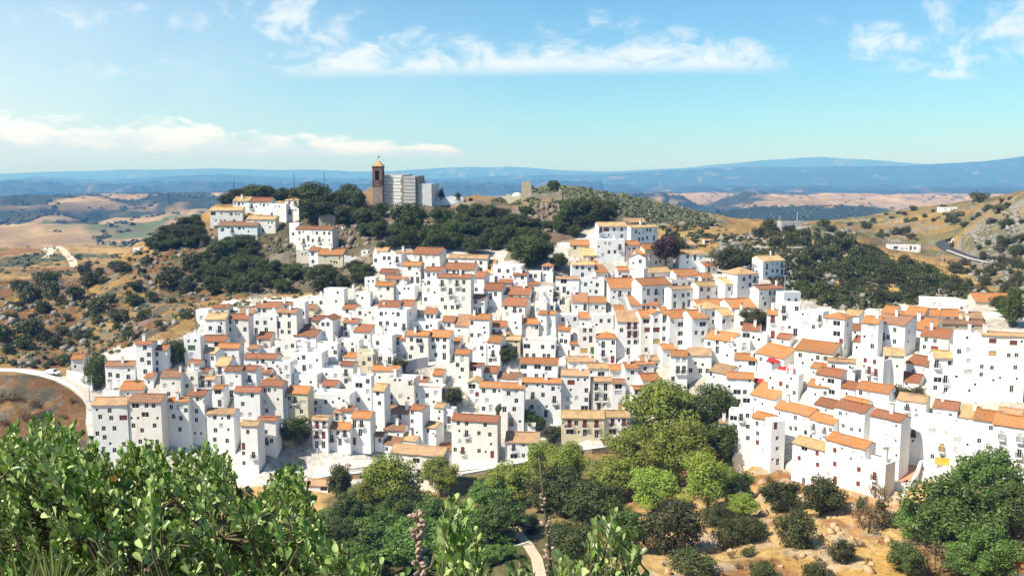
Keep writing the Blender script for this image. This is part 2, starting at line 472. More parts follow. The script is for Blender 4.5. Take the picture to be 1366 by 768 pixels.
def flatten(x, y, ux, uy, s0, s1, d0, d1, z):
    """cut or fill the ground under a footprint: u along the front, d behind it"""
    R = abs(s0) + abs(s1) + abs(d1) + 2
    i0 = max(np.searchsorted(YY, y - R) - 1, 0); i1 = np.searchsorted(YY, y + R) + 1
    tl = (x - R) / y; tr = (x + R) / y
    j0 = max(np.searchsorted(TT, tl - .02) - 1, 0); j1 = np.searchsorted(TT, tr + .02) + 1
    X = GX[i0:i1, j0:j1] - x; Y = GY[i0:i1, j0:j1] - y
    s = X * ux + Y * uy; d = X * (-uy) + Y * ux
    m = (s > s0) & (s < s1) & (d > d0) & (d < d1)
    Z = GZ[i0:i1, j0:j1]
    Z[m] = np.minimum(Z[m], z)
# ------------------------------------------------------------------ houses read off the photo
# per block: x and y of a viewing window on the photo and its enlargement, then one house a line:
#   left right roof_top eave base  roof_form roof_tiles [y=turn] [m=wall] ; windows u,v[kind]
BLOCKS = [
('at the left end', 100, 380, 3.2, '''
78 230 478 512 790 G t y=-4 ; 123,700 169,705 108,563 155,568 123,612 169,612 127,650 210,566Wr
232 372 465 500 740 G b y=2 ; 258,515W 305,515 335,515 300,553W 250,600 340,600
190 290 410 447 476 G o ; 
118 190 450 450 500 F - ; 
130 258 325 345 430 G b ; 150,383 183,388 228,393 150,412b
262 330 240 252 420 G r ; 298,268 316,298 316,332 300,370
328 395 258 278 372 G r ; 348,295 348,332 348,362
395 440 278 288 325 G y m=cream ; 415,305s
297 335 372 395 440 G r ; 315,415s
365 452 362 393 490 G b ; 445,470 420,420s 385,430b 400,465
452 525 370 370 470 F - ; 462,402s 478,430 500,400
467 537 220 220 345 F - ; 498,268Wg 498,298b 485,240s
480 530 320 338 380 G r ; 505,362s
537 640 215 240 290 G r ; 608,238W 560,262
557 643 123 147 245 G y ; 578,185 618,190d 625,165s
644 741 125 145 245 G r ; 660,158 690,158 660,190 726,190 700,215b
517 570 105 105 165 F - ; 540,140b
587 655 85 97 120 G r m=beige ; 
607 700 250 270 332 G o ; 640,300 675,305s
535 600 268 290 352 G y y=18 ; 560,325s
600 655 308 345 440 G y ; 618,365d 618,405d
640 711 347 367 480 G r ; 670,425b 668,463d 690,390s
712 775 345 363 480 G r ; 745,400d 725,440
737 780 258 273 305 G b ; 760,290s
517 598 395 403 480 G t ; 545,420d 573,420d
525 570 358 370 400 G r ;
590 634 437 443 540 G o ; 610,452W 618,505d
485 555 448 472 680 G r y=8 ; 523,487 518,538 490,535s 518,575
388 487 490 497 690 G o ; 390,577s 448,520Wb 490,535 420,560
565 680 527 550 720 G t ; 597,660 650,665 597,565 656,563 625,600b
'''),
('under the left outcrop', 300, 320, 4.8, '''
95 195 430 472 495 G t m=beige y=-10 ;
197 345 398 432 490 G r ; 220,453 252,453
333 460 440 465 630 G b y=14 ; 355,483 412,483 327,543d 367,533 412,545d 367,588 412,590 345,600
185 332 480 480 610 F - ; 207,530 258,530 265,575 193,585d
355 440 402 412 445 G o ; 390,430s
440 515 395 395 545 F - ; 498,470 505,520 460,440s
512 572 415 440 475 G r m=cream ; 
205 290 590 630 692 G r ; 228,652 
440 582 572 615 665 G r y=16 ; 535,635b 470,640s
460 540 542 570 600 G b ;
555 650 487 515 570 G r ; 
612 690 483 512 645 L r y=12 ; 628,540 660,540 638,598b
635 765 312 312 472 F - y=6 ;
765 830 320 320 402 F - ; 773,345d
836 930 335 335 430 F - ; 880,372s
512 640 372 372 440 F - ; 560,400s
752 835 412 440 495 G r y=16 ; 782,457 805,480s
757 852 505 530 615 G r y=10 ; 748,545d 775,600 820,560b
822 930 538 588 662 S r y=16 ; 862,655 
840 983 440 440 540 F - ; 900,480s 950,505b
948 1130 90 90 190 F - ; 965,132 1060,150s
970 1040 48 72 92 G t ; 990,85s
990 1100 188 210 245 G r ; 1030,228s
962 1080 270 293 395 G o ; 993,312b 1045,312 1000,360s
895 965 240 240 335 F - m=white2 ; 920,265s
320 455 645 645 740 F - ; 395,687b 345,700
440 525 655 655 760 F - ; 478,690Wb
590 720 662 662 768 F - y=10 ; 640,735b 718,720 690,690s
720 860 640 640 745 F - m=white2 ; 818,705 750,712s
855 952 695 695 770 F - m=cream ; 890,730s
945 1075 610 610 762 F - ; 977,660 978,715b 1060,713
200 320 694 694 735 F - ;
'''),
('below the castle rock', 500, 320, 4.8, '''
20 154 390 428 545 G r ; 38,505 90,470s
155 240 385 420 525 G r y=14 ; 180,450s 210,480
65 205 228 250 300 G r ; 148,266 100,270s
175 293 142 165 292 G o ; 222,182 270,215s
240 415 50 90 178 G r y=18 ; 332,112b 378,112b 375,160 262,112b
135 240 70 82 152 G t ; 222,135s 170,110
132 255 292 292 392 F - ; 190,312s 215,312s 160,340s
318 436 175 198 300 G r ; 345,225
302 400 255 255 412 F - y=10 ; 345,275 345,325b 325,380
442 635 150 190 250 G r y=12 ; 462,205 507,208 538,210d 565,210d
400 615 220 240 480 G r y=12 ; 432,278d 485,270b 527,278d 570,272 432,322b 485,330d 527,322b 570,322 432,382 485,375b 527,383db 570,378b 452,430 497,432 530,432
632 700 205 240 355 G r y=20 ; 648,268b 650,318
697 810 275 320 425 G r y=16 ; 742,360d 773,348 720,400s
625 702 350 377 478 G r ; 645,395 643,458d 672,458d 690,410s
815 990 300 350 405 G r ; 875,362 930,365s 840,375s
815 962 370 420 525 G r y=18 ; 840,430 895,437d 850,475b 870,500
790 877 245 275 312 G r ; 830,295s
757 942 160 160 285 F - ; 797,197 852,200 778,252d 900,240s
885 975 207 225 305 G r ; 900,245b 945,240 910,285b
975 1062 200 200 265 F - ; 1000,230 1028,232
985 1050 273 287 335 G r ; 1015,310s
1070 1140 140 167 265 H o ; 1088,185 1110,185 1090,225s
470 720 97 118 205 G t m=white2 ; 655,188 680,190 560,160s 610,165b
720 770 130 160 220 G t m=cream ; 735,178r
700 762 195 215 260 G y ; 730,240s
318 385 440 470 505 G r ; 340,490 365,490
430 508 490 522 575 G r ; 475,545 450,545b
510 603 475 550 605 S b ; 540,580s
608 733 475 508 665 G o ; 622,532 620,610 668,610 700,562s
742 835 520 555 625 G o ; 760,585 800,585s
935 1050 505 535 610 G o ; 967,557b 1012,557b 1040,560
860 940 480 480 610 F - y=12 ; 900,530s
1045 1098 455 475 605 G o y=25 ; 1070,520s
1108 1155 457 475 605 G o y=25 ; 1125,545b
1030 1155 405 405 462 F - ; 1070,430 1135,433
200 342 583 612 765 G o ; 235,638 285,645Wd 322,640Wd 300,700d 237,692 228,748 298,752d
120 197 612 637 725 G r ; 147,660 150,700b
350 478 578 620 775 G o ; 372,627 402,632 447,632 375,685 445,685 445,745d 390,735
480 540 630 665 705 G o ; 500,690s
513 602 702 730 922 G o ; 560,760db 530,800 560,830
720 803 612 655 805 G o y=20 ; 757,680s 757,728d 735,690s 740,770
720 860 585 605 645 G b ;
810 930 612 640 725 G y m=cream ; 905,650s 903,708d 840,690s
950 1155 645 645 760 F - y=8 ; 1075,685 1140,685 975,740 1018,740 1085,742 1113,742 970,680W
605 715 660 660 775 F - ; 640,700b 690,735s
0 112 610 610 770 F - ; 18,660 18,712b 100,712b 37,755 95,762d
0 205 445 445 605 F - ; 37,535 132,543 187,557d 70,575s
205 402 520 520 585 F - ; 270,560 335,557 360,548s
'''),
('round the bowed balcony house', 700, 280, 4.8, '''
472 655 80 105 265 G y y=-12 ; 487,125d 523,125Wr 573,125 622,125 622,168 540,160s
457 640 190 190 330 F - y=-4 ; 475,235s 610,240d 540,270 500,290b
680 850 97 112 225 G y y=-32 ; 735,150s 785,128 805,130 785,178 828,180d
625 775 55 80 105 G t m=stone ; 650,95s
645 735 200 225 330 G o y=-10 ; 670,250s
712 800 240 282 360 G o y=-10 ; 740,310s
768 950 215 250 365 G o m=beige y=-26 ; 862,285 888,290s 862,305d 842,337 908,335s 922,333s 800,300
668 775 288 305 365 L o y=10 ; 740,330 695,340s
290 415 195 225 300 G o m=cream ; 322,243 370,260s
372 470 248 292 335 G y m=cream ; 400,318r 430,318r
300 445 332 352 445 G y y=-6 ; 335,368 370,370 370,422d 415,380
382 470 330 352 405 G o ; 430,380s
345 510 440 440 555 F - ; 390,477 465,480 420,520s
198 347 428 440 545 G t ; 250,455W 253,512d 205,505 278,545
455 535 352 400 445 S o y=-20 ; 
300 405 530 590 665 S b ; 387,623d 330,620s
405 520 555 593 665 G o ; 460,622 500,630s
165 222 530 560 605 G t ; 190,575W
545 745 435 500 590 G o y=-8 ; 610,537d 670,535 722,535 570,560s
595 668 365 387 470 G o y=-6 ; 643,430W 610,410s
720 940 370 402 432 G y y=-24 ; 768,414W 823,412 876,414W
750 938 435 480 615 G o y=-24 ; 792,525d 842,525d 893,525d 893,572d 770,585 840,580
692 762 372 372 560 F - y=32 ;
675 860 548 610 655 G o y=-4 ; 762,628 790,628 828,630
590 732 640 715 935 S t y=0 ; 668,742dr 708,742dr 668,797dr 708,797dr 668,847 708,847 663,905d 620,770
572 640 612 640 745 G o ; 590,660 590,715 615,690s
742 820 640 685 920 G o ; 778,712W 787,767Wr 780,815s 778,895 803,893s
818 885 640 665 920 L o ; 842,708 843,767Wr 843,840Wy
878 928 622 668 905 G o ; 888,700d 907,695s 892,760 890,825 917,820dr
345 412 658 692 765 G o ; 375,730s
432 570 670 670 765 F - ; 490,710 540,710 460,735s
90 180 495 495 605 F - ; 130,540b
65 140 590 590 700 F - ; 85,640b 120,660s
212 342 670 670 765 F - y=-5 ; 280,720s
'''),
('along the upper right edge', 860, 300, 4.8, '''
225 330 95 130 160 G y y=-28 ; 300,145s
222 383 160 187 300 G y y=-6 ; 275,200 323,206d 323,248d 275,240s 317,283
383 465 240 262 315 G r y=-20 ; 412,278d 443,285s
200 345 285 325 385 G o y=-8 ; 335,350 303,370s 240,350s
362 440 310 340 385 G o y=-15 ; 378,355 410,355
172 310 350 350 412 F - y=-20 ; 195,388W 250,385r
170 312 393 410 545 G t y=-22 m=white2 ; 193,455 247,450 280,445 193,512d 250,515d 283,500d
345 547 360 390 485 G y y=-24 ; 365,413 410,413 518,410 408,465 518,462
515 662 335 375 475 G y y=-22 ; 587,410d 640,400 560,440s
592 728 290 315 475 H t y=-22 ; 675,330 675,383 677,435 630,400s
730 890 383 410 535 G r y=-24 ; 805,435 835,435 832,485Wb 760,470s
890 997 430 430 570 F - y=-22 ; 925,483 970,483 940,530
757 896 195 230 347 G y y=-28 ; 820,250b 850,250b 820,293 850,293 880,258d 880,300d
345 555 475 520 565 G o y=-14 ; 400,545s
556 716 470 530 580 G o y=-14 ; 650,555s
380 502 510 535 665 H y y=-20 ; 450,570W 440,620 410,600s
495 575 535 580 665 G y y=-20 ; 490,618 528,612W 562,610s 520,645
572 692 555 555 650 F - y=20 ; 623,630
160 300 543 592 770 G o y=-18 ; 232,635W 285,632W 232,695W 285,690W 232,752W 285,750W
302 402 543 598 780 G o y=-14 ; 372,635W 372,740b 330,690
'''),
('on the right terraces', 900, 380, 4.8, '''
190 365 297 350 490 G o y=42 ; 272,362 272,415d 325,360b
430 542 250 292 405 G r y=22 ; 448,322W 500,340s
588 668 157 190 355 G o y=20 ; 628,215dr 628,265dr 628,318dr
662 800 115 115 360 F - y=22 ; 773,303d 735,272s
800 947 165 165 375 F - y=42 ; 930,215d 840,250Wb
945 1082 165 212 490 H o y=42 ; 975,235b 1037,245W 1070,245 1037,312W 1037,390d 1070,360r 1035,440W
650 737 312 342 405 G r y=40 ; 690,365s
765 1012 355 425 565 G o y=42 ; 820,500s 880,480s
898 1032 435 468 545 G o y=42 ; 
515 700 378 450 530 G o y=60 ; 550,475 620,490W
380 522 440 480 570 G o y=18 ; 495,500W 420,520s
-30 80 418 455 720 G o y=8 ; 22,482b 60,482b 22,543d 60,543d -10,600 30,650 65,655s
80 235 405 450 600 G t y=10 m=white2 ; 135,500s 180,510s
217 340 505 560 725 G t y=50 ; 218,565 250,590s 290,655 240,640
330 505 560 598 785 G o y=12 ; 400,685W 450,685 480,612s 400,745W 460,740W 350,650s
485 650 617 715 800 S o y=52 m=white2 ; 560,760s
598 722 560 560 720 F - y=44 ; 612,595s 680,632r
690 790 570 570 745 F - y=40 ; 745,600s 720,650 765,690
848 985 607 650 760 G o y=40 ; 900,700s
900 1062 530 578 740 G r y=42 ; 1000,615W 1003,685W 930,640s
868 975 500 535 610 G o y=42 ;
975 1155 480 492 640 G t y=22 ; 1060,560s
1065 1155 615 662 725 G r y=42 ; 1100,695s
360 482 350 350 475 F - y=14 ; 447,395db 390,420s
480 592 310 310 405 F - y=18 m=white2 ; 540,350s
'''),
('on the far right', 1126, 380, 4.8, '''
0 95 160 195 310 G y y=42 ; 5,245b 60,260s
25 105 250 285 340 G r y=42 ; 70,305s
55 105 325 360 455 G r y=42 ; 80,400s
107 215 200 243 475 G o y=40 ; 180,270Wb 180,335b 180,392 130,330s
190 387 185 247 440 G b y=52 ; 248,328d 280,333 240,392s
235 325 135 178 205 G o y=46 ;
325 400 170 205 250 G o y=46 ;
385 507 140 192 310 G o y=40 ;
415 567 205 285 370 S o y=52 ;
500 745 92 92 165 F - y=16 ;
840 1110 55 108 140 G o y=8 m=beige ;
525 752 155 200 240 G o y=12 ; 665,212 717,212
760 890 175 212 245 G t y=12 m=beige ; 800,230s
590 900 225 250 300 G b y=10 m=stone ; 725,268s 825,260s
485 667 275 332 455 G r y=40 ; 525,350 582,360 513,397 580,405Wr
700 862 305 305 745 F - y=20 ; 797,418b 797,485b 797,558Wb 848,637s
865 1160 308 325 745 G t y=16 m=white2 ; 952,358Wr 1085,370Wr 950,437Wy 1105,450 878,523 878,573 1098,528 1000,595s 1073,665d 1107,600s
570 722 420 468 730 G y y=14 ; 593,505d 650,603d 565,605W 573,657 650,672 690,500W
395 562 450 508 600 G r y=54 ; 510,545b 440,550s
355 478 562 618 650 G r y=40 ; 400,635s
250 382 405 450 640 G y y=20 ; 257,480dr 273,535s 257,575d 340,520s
112 250 470 470 650 F - y=54 ; 135,480r 195,485r 160,545dr 203,560dr 160,607 127,520s
75 285 625 678 765 G o y=46 ; 105,690 155,705b
'''),
('above the right ravine', 940, 520, 4.8, '''
445 668 85 138 340 G o y=54 ; 580,178 550,245 583,248 645,272 490,230s
666 822 152 200 345 G o y=54 ; 697,237d 767,260d 805,255 680,296 740,310s
700 860 55 105 170 G r y=52 ; 775,130s
825 1022 70 125 310 G r y=54 ; 868,150 887,230 993,258
870 1016 45 88 125 G o y=52 ;
298 425 145 183 500 G o y=52 ; 335,215 338,278 338,335r 395,260s
423 512 198 198 510 F - y=-8 ; 455,230dr 465,310 465,377 468,460d 437,445s
213 302 108 108 510 F - y=20 ; 275,165 277,235 277,308 232,175d
150 216 130 130 480 F - y=24 ; 185,180W 185,240W 185,300W
88 182 195 215 340 G t y=20 ; 155,235 115,272s
558 772 310 362 620 G y y=52 ; 605,435r 638,368W 720,405r 723,478r 727,538s 632,600d 690,560s
768 1022 290 345 650 G o y=54 ; 833,385r 833,473r 835,575dr 935,440s
968 1155 430 452 695 F - y=52 ; 985,508r 978,598r 1088,550dr 1083,628r
'''),
('beside the right-hand ravine trees', 1126, 520, 4.8, '''
160 357 135 180 565 G r y=52 ; 255,215b 270,295b 290,375b 152,350 300,450s
565 722 65 118 255 G r y=36 ; 613,160Wb 680,165 678,198d
735 852 90 178 265 S y y=38 ; 775,195W
815 978 125 195 560 G o y=38 ; 865,325 813,305 865,410db 860,478s 880,478s
942 1170 155 232 610 G o y=38 ; 1012,290db 1128,305db 1008,385db 1122,405d 1115,500db 1060,470s
680 818 212 212 550 F - y=38 ; 728,320Wb 715,390db 790,350s
418 690 185 185 495 F - y=36 ; 442,278dr 568,262Wb 657,278b 627,368dy 565,425 630,437r 440,325s 678,462dr
335 522 25 70 190 G t y=38 ; 405,110d 460,130s
243 342 75 75 140 F - y=28 ;
980 1135 115 155 215 G t y=38 m=beige ;
'''),
('above the pale retaining wall', 300, 470, 4.8, '''
122 330 8 38 135 G r ; 243,57 160,80s
200 285 100 133 190 G r ; 240,160s
262 326 148 172 215 G b ;
230 372 178 213 440 G r ; 258,242 283,242 257,318b 267,372 340,300s
60 225 220 252 425 G r ; 105,270b 175,275 115,330 107,397b 163,397b
395 532 215 262 460 G o m=cream y=10 ; 500,322Wb 490,378 420,350s
618 712 178 213 260 G r y=8 ; 662,228
530 800 265 265 410 F - y=8 ; 580,320 645,315 692,318s 575,365 760,310s
560 660 412 430 615 G y ; 590,463dr 635,463dr 588,528dr 632,528dr 588,590d 632,593d
668 803 447 490 610 G o ; 723,515 768,515d 682,548d 737,572d 773,570d
812 932 375 420 608 G o ; 830,457d 875,457d 867,513d 822,567dr
740 820 345 375 460 G r ; 770,420s
695 752 370 385 455 G t m=beige ; 718,415d
938 1112 85 115 235 G o y=8 ; 990,160s 1050,170s
948 1022 198 245 495 G y y=14 ; 978,263 990,325 955,445s 955,490
755 835 3 32 70 G o ;
738 822 58 82 215 G r ; 775,130d 775,185
845 947 10 10 140 F - m=cream ; 890,70
820 938 150 150 370 F - y=8 ; 915,185 858,210W 853,303 922,300s 835,303s
975 1078 20 20 120 F - y=12 ; 997,40 1055,52d
105 212 440 468 770 G y y=8 ; 147,508r 120,600dr 117,645 117,708
210 328 415 435 655 G r y=4 ; 262,510 265,568d 297,565 225,462s 235,615
352 440 490 545 595 S t m=stone y=18 ;
318 400 290 290 440 F - ; 355,400W 370,340s
420 620 0 0 135 F - ; 433,65Wb 470,40s 550,90b 590,50s
600 742 100 100 185 F - ; 650,140s 710,150b
330 420 60 60 200 F - ; 405,155b 395,100b 360,130s
440 590 140 140 222 F - ; 480,185s 550,190s
'''),
('along the lower street', 500, 460, 4.8, '''
75 252 210 210 388 F - y=10 ; 130,225s 160,225s 103,333 165,330b 103,378 215,340s
246 330 205 237 275 G r ; 290,258s
235 428 272 272 405 F - y=10 ; 262,322 335,322 335,385b
370 435 155 192 265 G o ; 400,230s
55 227 388 438 505 G b y=12 ; 88,462b 157,460
227 305 383 415 650 G r y=24 ; 240,432 230,487 222,540 270,560s
55 180 502 545 595 G b y=14 ; 117,563d
160 264 562 610 655 S t y=24 ;
55 152 590 636 695 S b y=24 ;
0 52 560 585 650 G o ; 32,610
100 440 640 700 930 G t y=14 ; 265,740W 310,746W 180,735s 285,820d 290,870W 360,885 
285 392 487 525 670 G y y=26 ; 302,548d 340,547 303,610W
398 492 630 678 725 S r y=-14 m=beige ;
492 785 445 487 735 G r y=12 ; 535,487 588,493 707,512 541,550s 588,567d 667,565 737,573 547,617b 592,618b 745,635s 563,675dr 668,678 710,683s 752,700dr 515,670
438 505 410 410 560 F - ; 475,480d 478,528b 445,522s
380 440 370 400 550 G y y=20 ; 410,470s
668 818 237 270 430 G o y=6 ; 697,293 765,293 797,295s 720,355b 697,408 743,425db
815 955 242 277 550 G o y=6 ; 908,295b 907,357 893,410 830,418d 873,492dy 930,490s 840,470s
702 780 135 175 225 G r ; 740,200s
782 927 175 215 245 G b ; 838,235
605 682 120 133 255 G r ; 622,148W 658,148W 640,215b
595 672 225 245 375 L y y=6 ; 622,258W 622,300b 655,315r 655,362b
928 1170 83 120 220 G o ; 950,140W 997,140W 1042,140W 963,195 1035,197 1085,197 1110,150W
940 1192 213 240 465 G o ; 1012,325d 1010,372d 1077,320 1042,258s 1095,440d 1142,280 1150,350d 960,300s
835 1052 553 625 765 G t y=4 ; 890,658d 890,712W 952,708 952,640s 1010,660s
800 850 430 430 560 F - ; 
'''),
('behind the central pine grove', 700, 430, 4.8, '''
213 292 20 50 150 G o ; 235,118 262,122 240,80s
287 342 125 140 225 G o ; 310,165 330,165
342 455 32 32 225 F - ; 385,50 423,48 385,105 423,108d 380,180Wy 433,180dg
455 585 55 100 260 H o y=8 ; 503,143d 567,130 503,198d 562,238dr
880 962 138 170 255 G o y=-8 ; 920,210s
742 885 212 245 290 G t y=-6 ; 
275 442 218 250 320 G t ; 320,280b
405 532 262 293 365 G y ; 490,330W
428 560 352 375 565 G t ; 460,412d 518,413d 462,480d 518,478d 475,537d 508,525s
543 642 270 303 370 G o ; 590,335Wb
642 726 255 293 425 G o ; 690,320 665,360s
724 828 252 265 335 G o ; 770,295
752 868 325 370 435 G o ; 800,400s
558 645 362 390 560 G b ; 600,408W 600,450Wb 612,535dy
695 805 408 425 625 G o y=-6 ; 718,437 770,440d 713,496W 740,497 735,540 722,598d
233 410 302 340 585 G t y=4 ; 297,383Wr 295,432s 395,435 395,495 273,488b 272,543b 397,548W 333,485b
235 510 562 612 750 G y m=cream y=2 ; 288,648dr 385,650dr 460,650dr 288,700W 347,702s 385,705d 460,715d
512 677 562 605 745 G y y=2 ; 562,640dr 635,640dr 562,698W 633,705dr 605,628s
0 70 640 640 720 F - ; 
'''),
('on the outcrop', 260, 200, 3.491, '''
70 222 268 282 352 G y y=-2 ; 85,297W 170,300 192,300s 205,300s
178 255 220 238 292 G y y=4 ; 205,252 230,270s
250 347 223 241 302 G r y=14 ; 285,265s
108 290 335 353 417 G b y=2 ; 130,372 155,362s 207,365 250,380s
240 375 308 324 392 G y y=6 ; 300,350s 350,360s
347 425 250 250 332 F - y=18 ; 408,275 380,300s
420 484 218 235 332 H y y=20 ; 440,247 467,245 442,290d 470,280s
470 640 358 369 467 G r y=22 ; 528,412d 580,418d 505,453s 530,445s 555,448s
574 690 462 488 552 G o m=cream y=4 ; 605,498s 650,522s 660,525s 635,520s
530 576 455 470 537 G r ; 548,485 550,520
472 530 468 468 530 F - m=beige ; 500,485s
774 806 468 468 500 F - y=8 ; 790,478s
376 424 268 268 335 F - y=14 ; 395,290s
440 486 340 340 440 F - y=14 ;
600 690 346 352 366 G b y=22 ;
'''),
]
SPARE = [   # lone buildings out in the country: window origin, scale, line, label
(1026, 190, 3.491, '560 705 475 478 515 F - y=6 ; 590,490W 620,495s 640,495s 660,492d', 'low white farmhouse with a flat roof beside the bend of the asphalt road'),
(1026, 190, 3.491, '800 882 297 302 320 F - y=4 ; 820,310s 850,312s', 'small white farmhouse high on the dry right-hand hill'),
(1026, 190, 3.491, '58 162 366 368 400 F - y=-6 m=grey ; ', 'long pale grey flat-roofed shed on the ridge beside two poles'),
(860, 300, 4.8, '380 424 92 98 122 G y y=0 ; 400,112W', 'tiny white hut in the dry field behind the upper right houses'),
(0, 180, 3.491, '190 245 512 520 540 G t y=6 ; 205,530s', 'pale hut with dark bushes on the dry plateau above the left slope'),
(0, 180, 3.491, '620 650 522 525 548 F - y=6 ;', 'tiny white hut on the slope edge left of the outcrop houses'),
(0, 380, 3.491, '332 388 322 345 405 G o y=-8 ; 350,380s', 'small white roadside house with a pinkish roof beside dark trees'),
(340, 588, 4.267, '285 414 215 252 296 G t y=6 ; 392,262W', 'small white hut with two-part tan roof below the retaining wall'),
(1066, 588, 4.267, '1205 1330 690 735 790 G o y=24 ; 1240,770s', 'white house corner with an orange roof low in the right-hand trees'),
]
def region_yaw(px):
    return float(np.interp(px, [100, 300, 500, 650, 760, 850, 960, 1000, 1060, 1200, 1366], [-3, 4, 11, 13, 5, -8, -16, 6, 24, 28, 20]))

SHAPES = {'w': (1.02, 1.3), 's': (.66, .78), 'd': (1.05, 2.1), 'W': (1.95, 1.35)}
WIN_CACHE = {}
def window_mesh(kind, k):
    """frame, sash bars and pane (or shutter, blind) that sit in an opening; k scales it"""
    key = (kind, k)
    if key in WIN_CACHE: return WIN_CACHE[key]
    shape = next((c for c in kind if c in SHAPES), 'w')
    fin = next((c for c in kind if c in 'rbyg'), '')
    w, h = SHAPES[shape]; w *= k; h *= k
    mb = MB(); t = .07
    pane = {'': 1, 'r': 2, 'b': 3, 'y': 4, 'g': 5}[fin]
    x0, x1 = -w / 2, w / 2
    mb.box(x0, x0 + t, -.05, .03, 0, h, 0); mb.box(x1 - t, x1, -.05, .03, 0, h, 0)
    mb.box(x0 + t, x1 - t, -.05, .03, h - t, h, 0); mb.box(x0 + t, x1 - t, -.05, .03, 0, t, 0)
    if fin in ('', 'r', 'y', 'g') and shape != 's':
        mb.box(-.03, .03, -.03, .02, t, h - t, 0 if fin == '' else pane)
    if fin == 'r' or fin == 'b':
        n = max(3, int(h / .22))
        for i in range(n):
            za = t + (h - 2 * t) * i / n; zb = t + (h - 2 * t) * (i + .8) / n
            mb.box(x0 + t, x1 - t, -.02, .0, za, zb, pane)
    mb.box(x0 + t, x1 - t, .0, .025, t, h - t, pane)
    me = mb.mesh('window', [M['frame'] if fin in ('', 'b') else M['brown'], M['glass'], M['redwood'], M['blind'], M['yellow'], M['green']])
    WIN_CACHE[key] = (me, w, h)
    return WIN_CACHE[key]
_bal = {}
def balcony_mesh(k):
    if k in _bal: return _bal[k]
    mb = MB(); w = 1.5 * k
    mb.box(-w / 2, w / 2, -.62, -.003, -.12, 0, 0)
    for z in (.92,): 
        mb.box(-w / 2, w / 2, -.60, -.56, z, z + .05, 1)
        mb.box(-w / 2, -w / 2 + .04, -.56, -.003, z, z + .05, 1); mb.box(w / 2 - .04, w / 2, -.56, -.003, z, z + .05, 1)
    n = 9
    for i in range(n + 1):
        x = -w / 2 + .02 + (w - .06) * i / n
        mb.box(x, x + .025, -.59, -.565, 0, .92, 1)
    for i in range(1, 4):
        y = -.58 + .16 * i
        mb.box(-w / 2 + .01, -w / 2 + .035, y, y + .025, 0, .92, 1); mb.box(w / 2 - .035, w / 2 - .01, y, y + .025, 0, .92, 1)
    _bal[k] = mb.mesh('balcony', [M['trim'], M['iron']])
    return _bal[k]
_chim = {}
def chimney_mesh(i):
    if i in _chim: return _chim[i]
    mb = MB(); h = 1.1 + .25 * i; a = .28 + .05 * i
    mb.box(-a, a, -a * .8, a * .8, -1.2, h, 0)
    mb.box(-a - .07, a + .07, -a * .8 - .07, a * .8 + .07, h + .002, h + .1, 0)
    for x in (-a, a - .1):
        mb.box(x, x + .1, -a * .7, a * .7, h + .1, h + .35, 0)
    mb.box(-a - .05, a + .05, -a * .8, a * .8, h + .352, h + .45, 1)
    _chim[i] = mb.mesh('chimney', [M['trim'], M['b']])
    return _chim[i]

_aer = []
def aerial_mesh():
    if not _aer:
        mb = MB(); mb.tube([(0, 0, -.6), (0, 0, 2.3)], [.035, .03], 5)
        mb.tube([(-.7, 0, 2.2), (.7, 0, 2.2)], [.02, .02], 4)
        for i in range(6): mb.tube([(-.6 + .24 * i, -.35 + .03 * i, 2.2), (-.6 + .24 * i, .35 - .03 * i, 2.2)], [.014, .014], 4)
        _aer.append(mb.mesh('aerial', [M['iron']]))
    return _aer[0]
_dish = []
def dish_mesh():
    if not _dish:
        mb = MB()
        ring = lambda rr, y: [(rr * math.cos(t * math.pi / 6), y, rr * math.sin(t * math.pi / 6)) for t in range(12)]
        R0, R1, R2 = ring(.08, .12), ring(.28, .06), ring(.42, -.06)
        for A, B in ((R0, R1), (R1, R2)):
            for i in range(12): mb.poly([A[i], A[(i + 1) % 12], B[(i + 1) % 12], B[i]])
        mb.poly(R0); mb.tube([(0, .12, 0), (0, .35, -.1)], [.03, .03], 5); mb.tube([(0, .05, -.35), (0, -.35, 0)], [.015, .02], 4)
        _dish.append(mb.mesh('satellite_dish', [M['grey']]))
    return _dish[0]

def panel(mb, o, u, inn, w, h, holes, mi=0, depth=.2):
    """vertical wall sheet with real openings: o origin, u along, inn inward, holes (x0,x1,z0,z1)"""
    o = Vector(o); u = Vector(u); inn = Vector(inn); Z = Vector((0, 0, 1))
    xs = sorted({0, w, *[a for hh in holes for a in hh[:2]]}); zs = sorted({0, h, *[a for hh in holes for a in hh[2:]]})
    for i in range(len(xs) - 1):
        for j in range(len(zs) - 1):
            cx = (xs[i] + xs[i + 1]) / 2; cz = (zs[j] + zs[j + 1]) / 2
            if any(a < cx < b and c < cz < d for a, b, c, d in holes): continue
            mb.poly([o + u * xs[i] + Z * zs[j], o + u * xs[i + 1] + Z * zs[j], o + u * xs[i + 1] + Z * zs[j + 1], o + u * xs[i] + Z * zs[j + 1]], mi)
    for a, b, c, d in holes:
        p = [o + u * a + Z * c, o + u * b + Z * c, o + u * b + Z * d, o + u * a + Z * d]
        q = [v + inn * depth for v in p]
        for i in range(4):
            k = (i + 1) % 4
            mb.poly([p[k], p[i], q[i], q[k]], mi)

HOUSES = []
TAN = math.tan(math.radians(23))
def parse(line):
    a, _, b = line.partition(';')
    tk = a.split()
    r = dict(u0=float(tk[0]), u1=float(tk[1]), vt=float(tk[2]), ve=float(tk[3]), vb=float(tk[4]), T=tk[5], c=tk[6], m='white', y=None)
    for t in tk[7:]:
        if t[0] == 'y': r['y'] = float(t[2:])
        else: r['m'] = t[2:]
    ws = []
    for t in b.split():
        x, v = t.split(',')
        k = v.lstrip('-0123456789.')
        ws.append((float(x), float(v[:len(v) - len(k)]), k or 'w'))
    r['w'] = ws
    return r

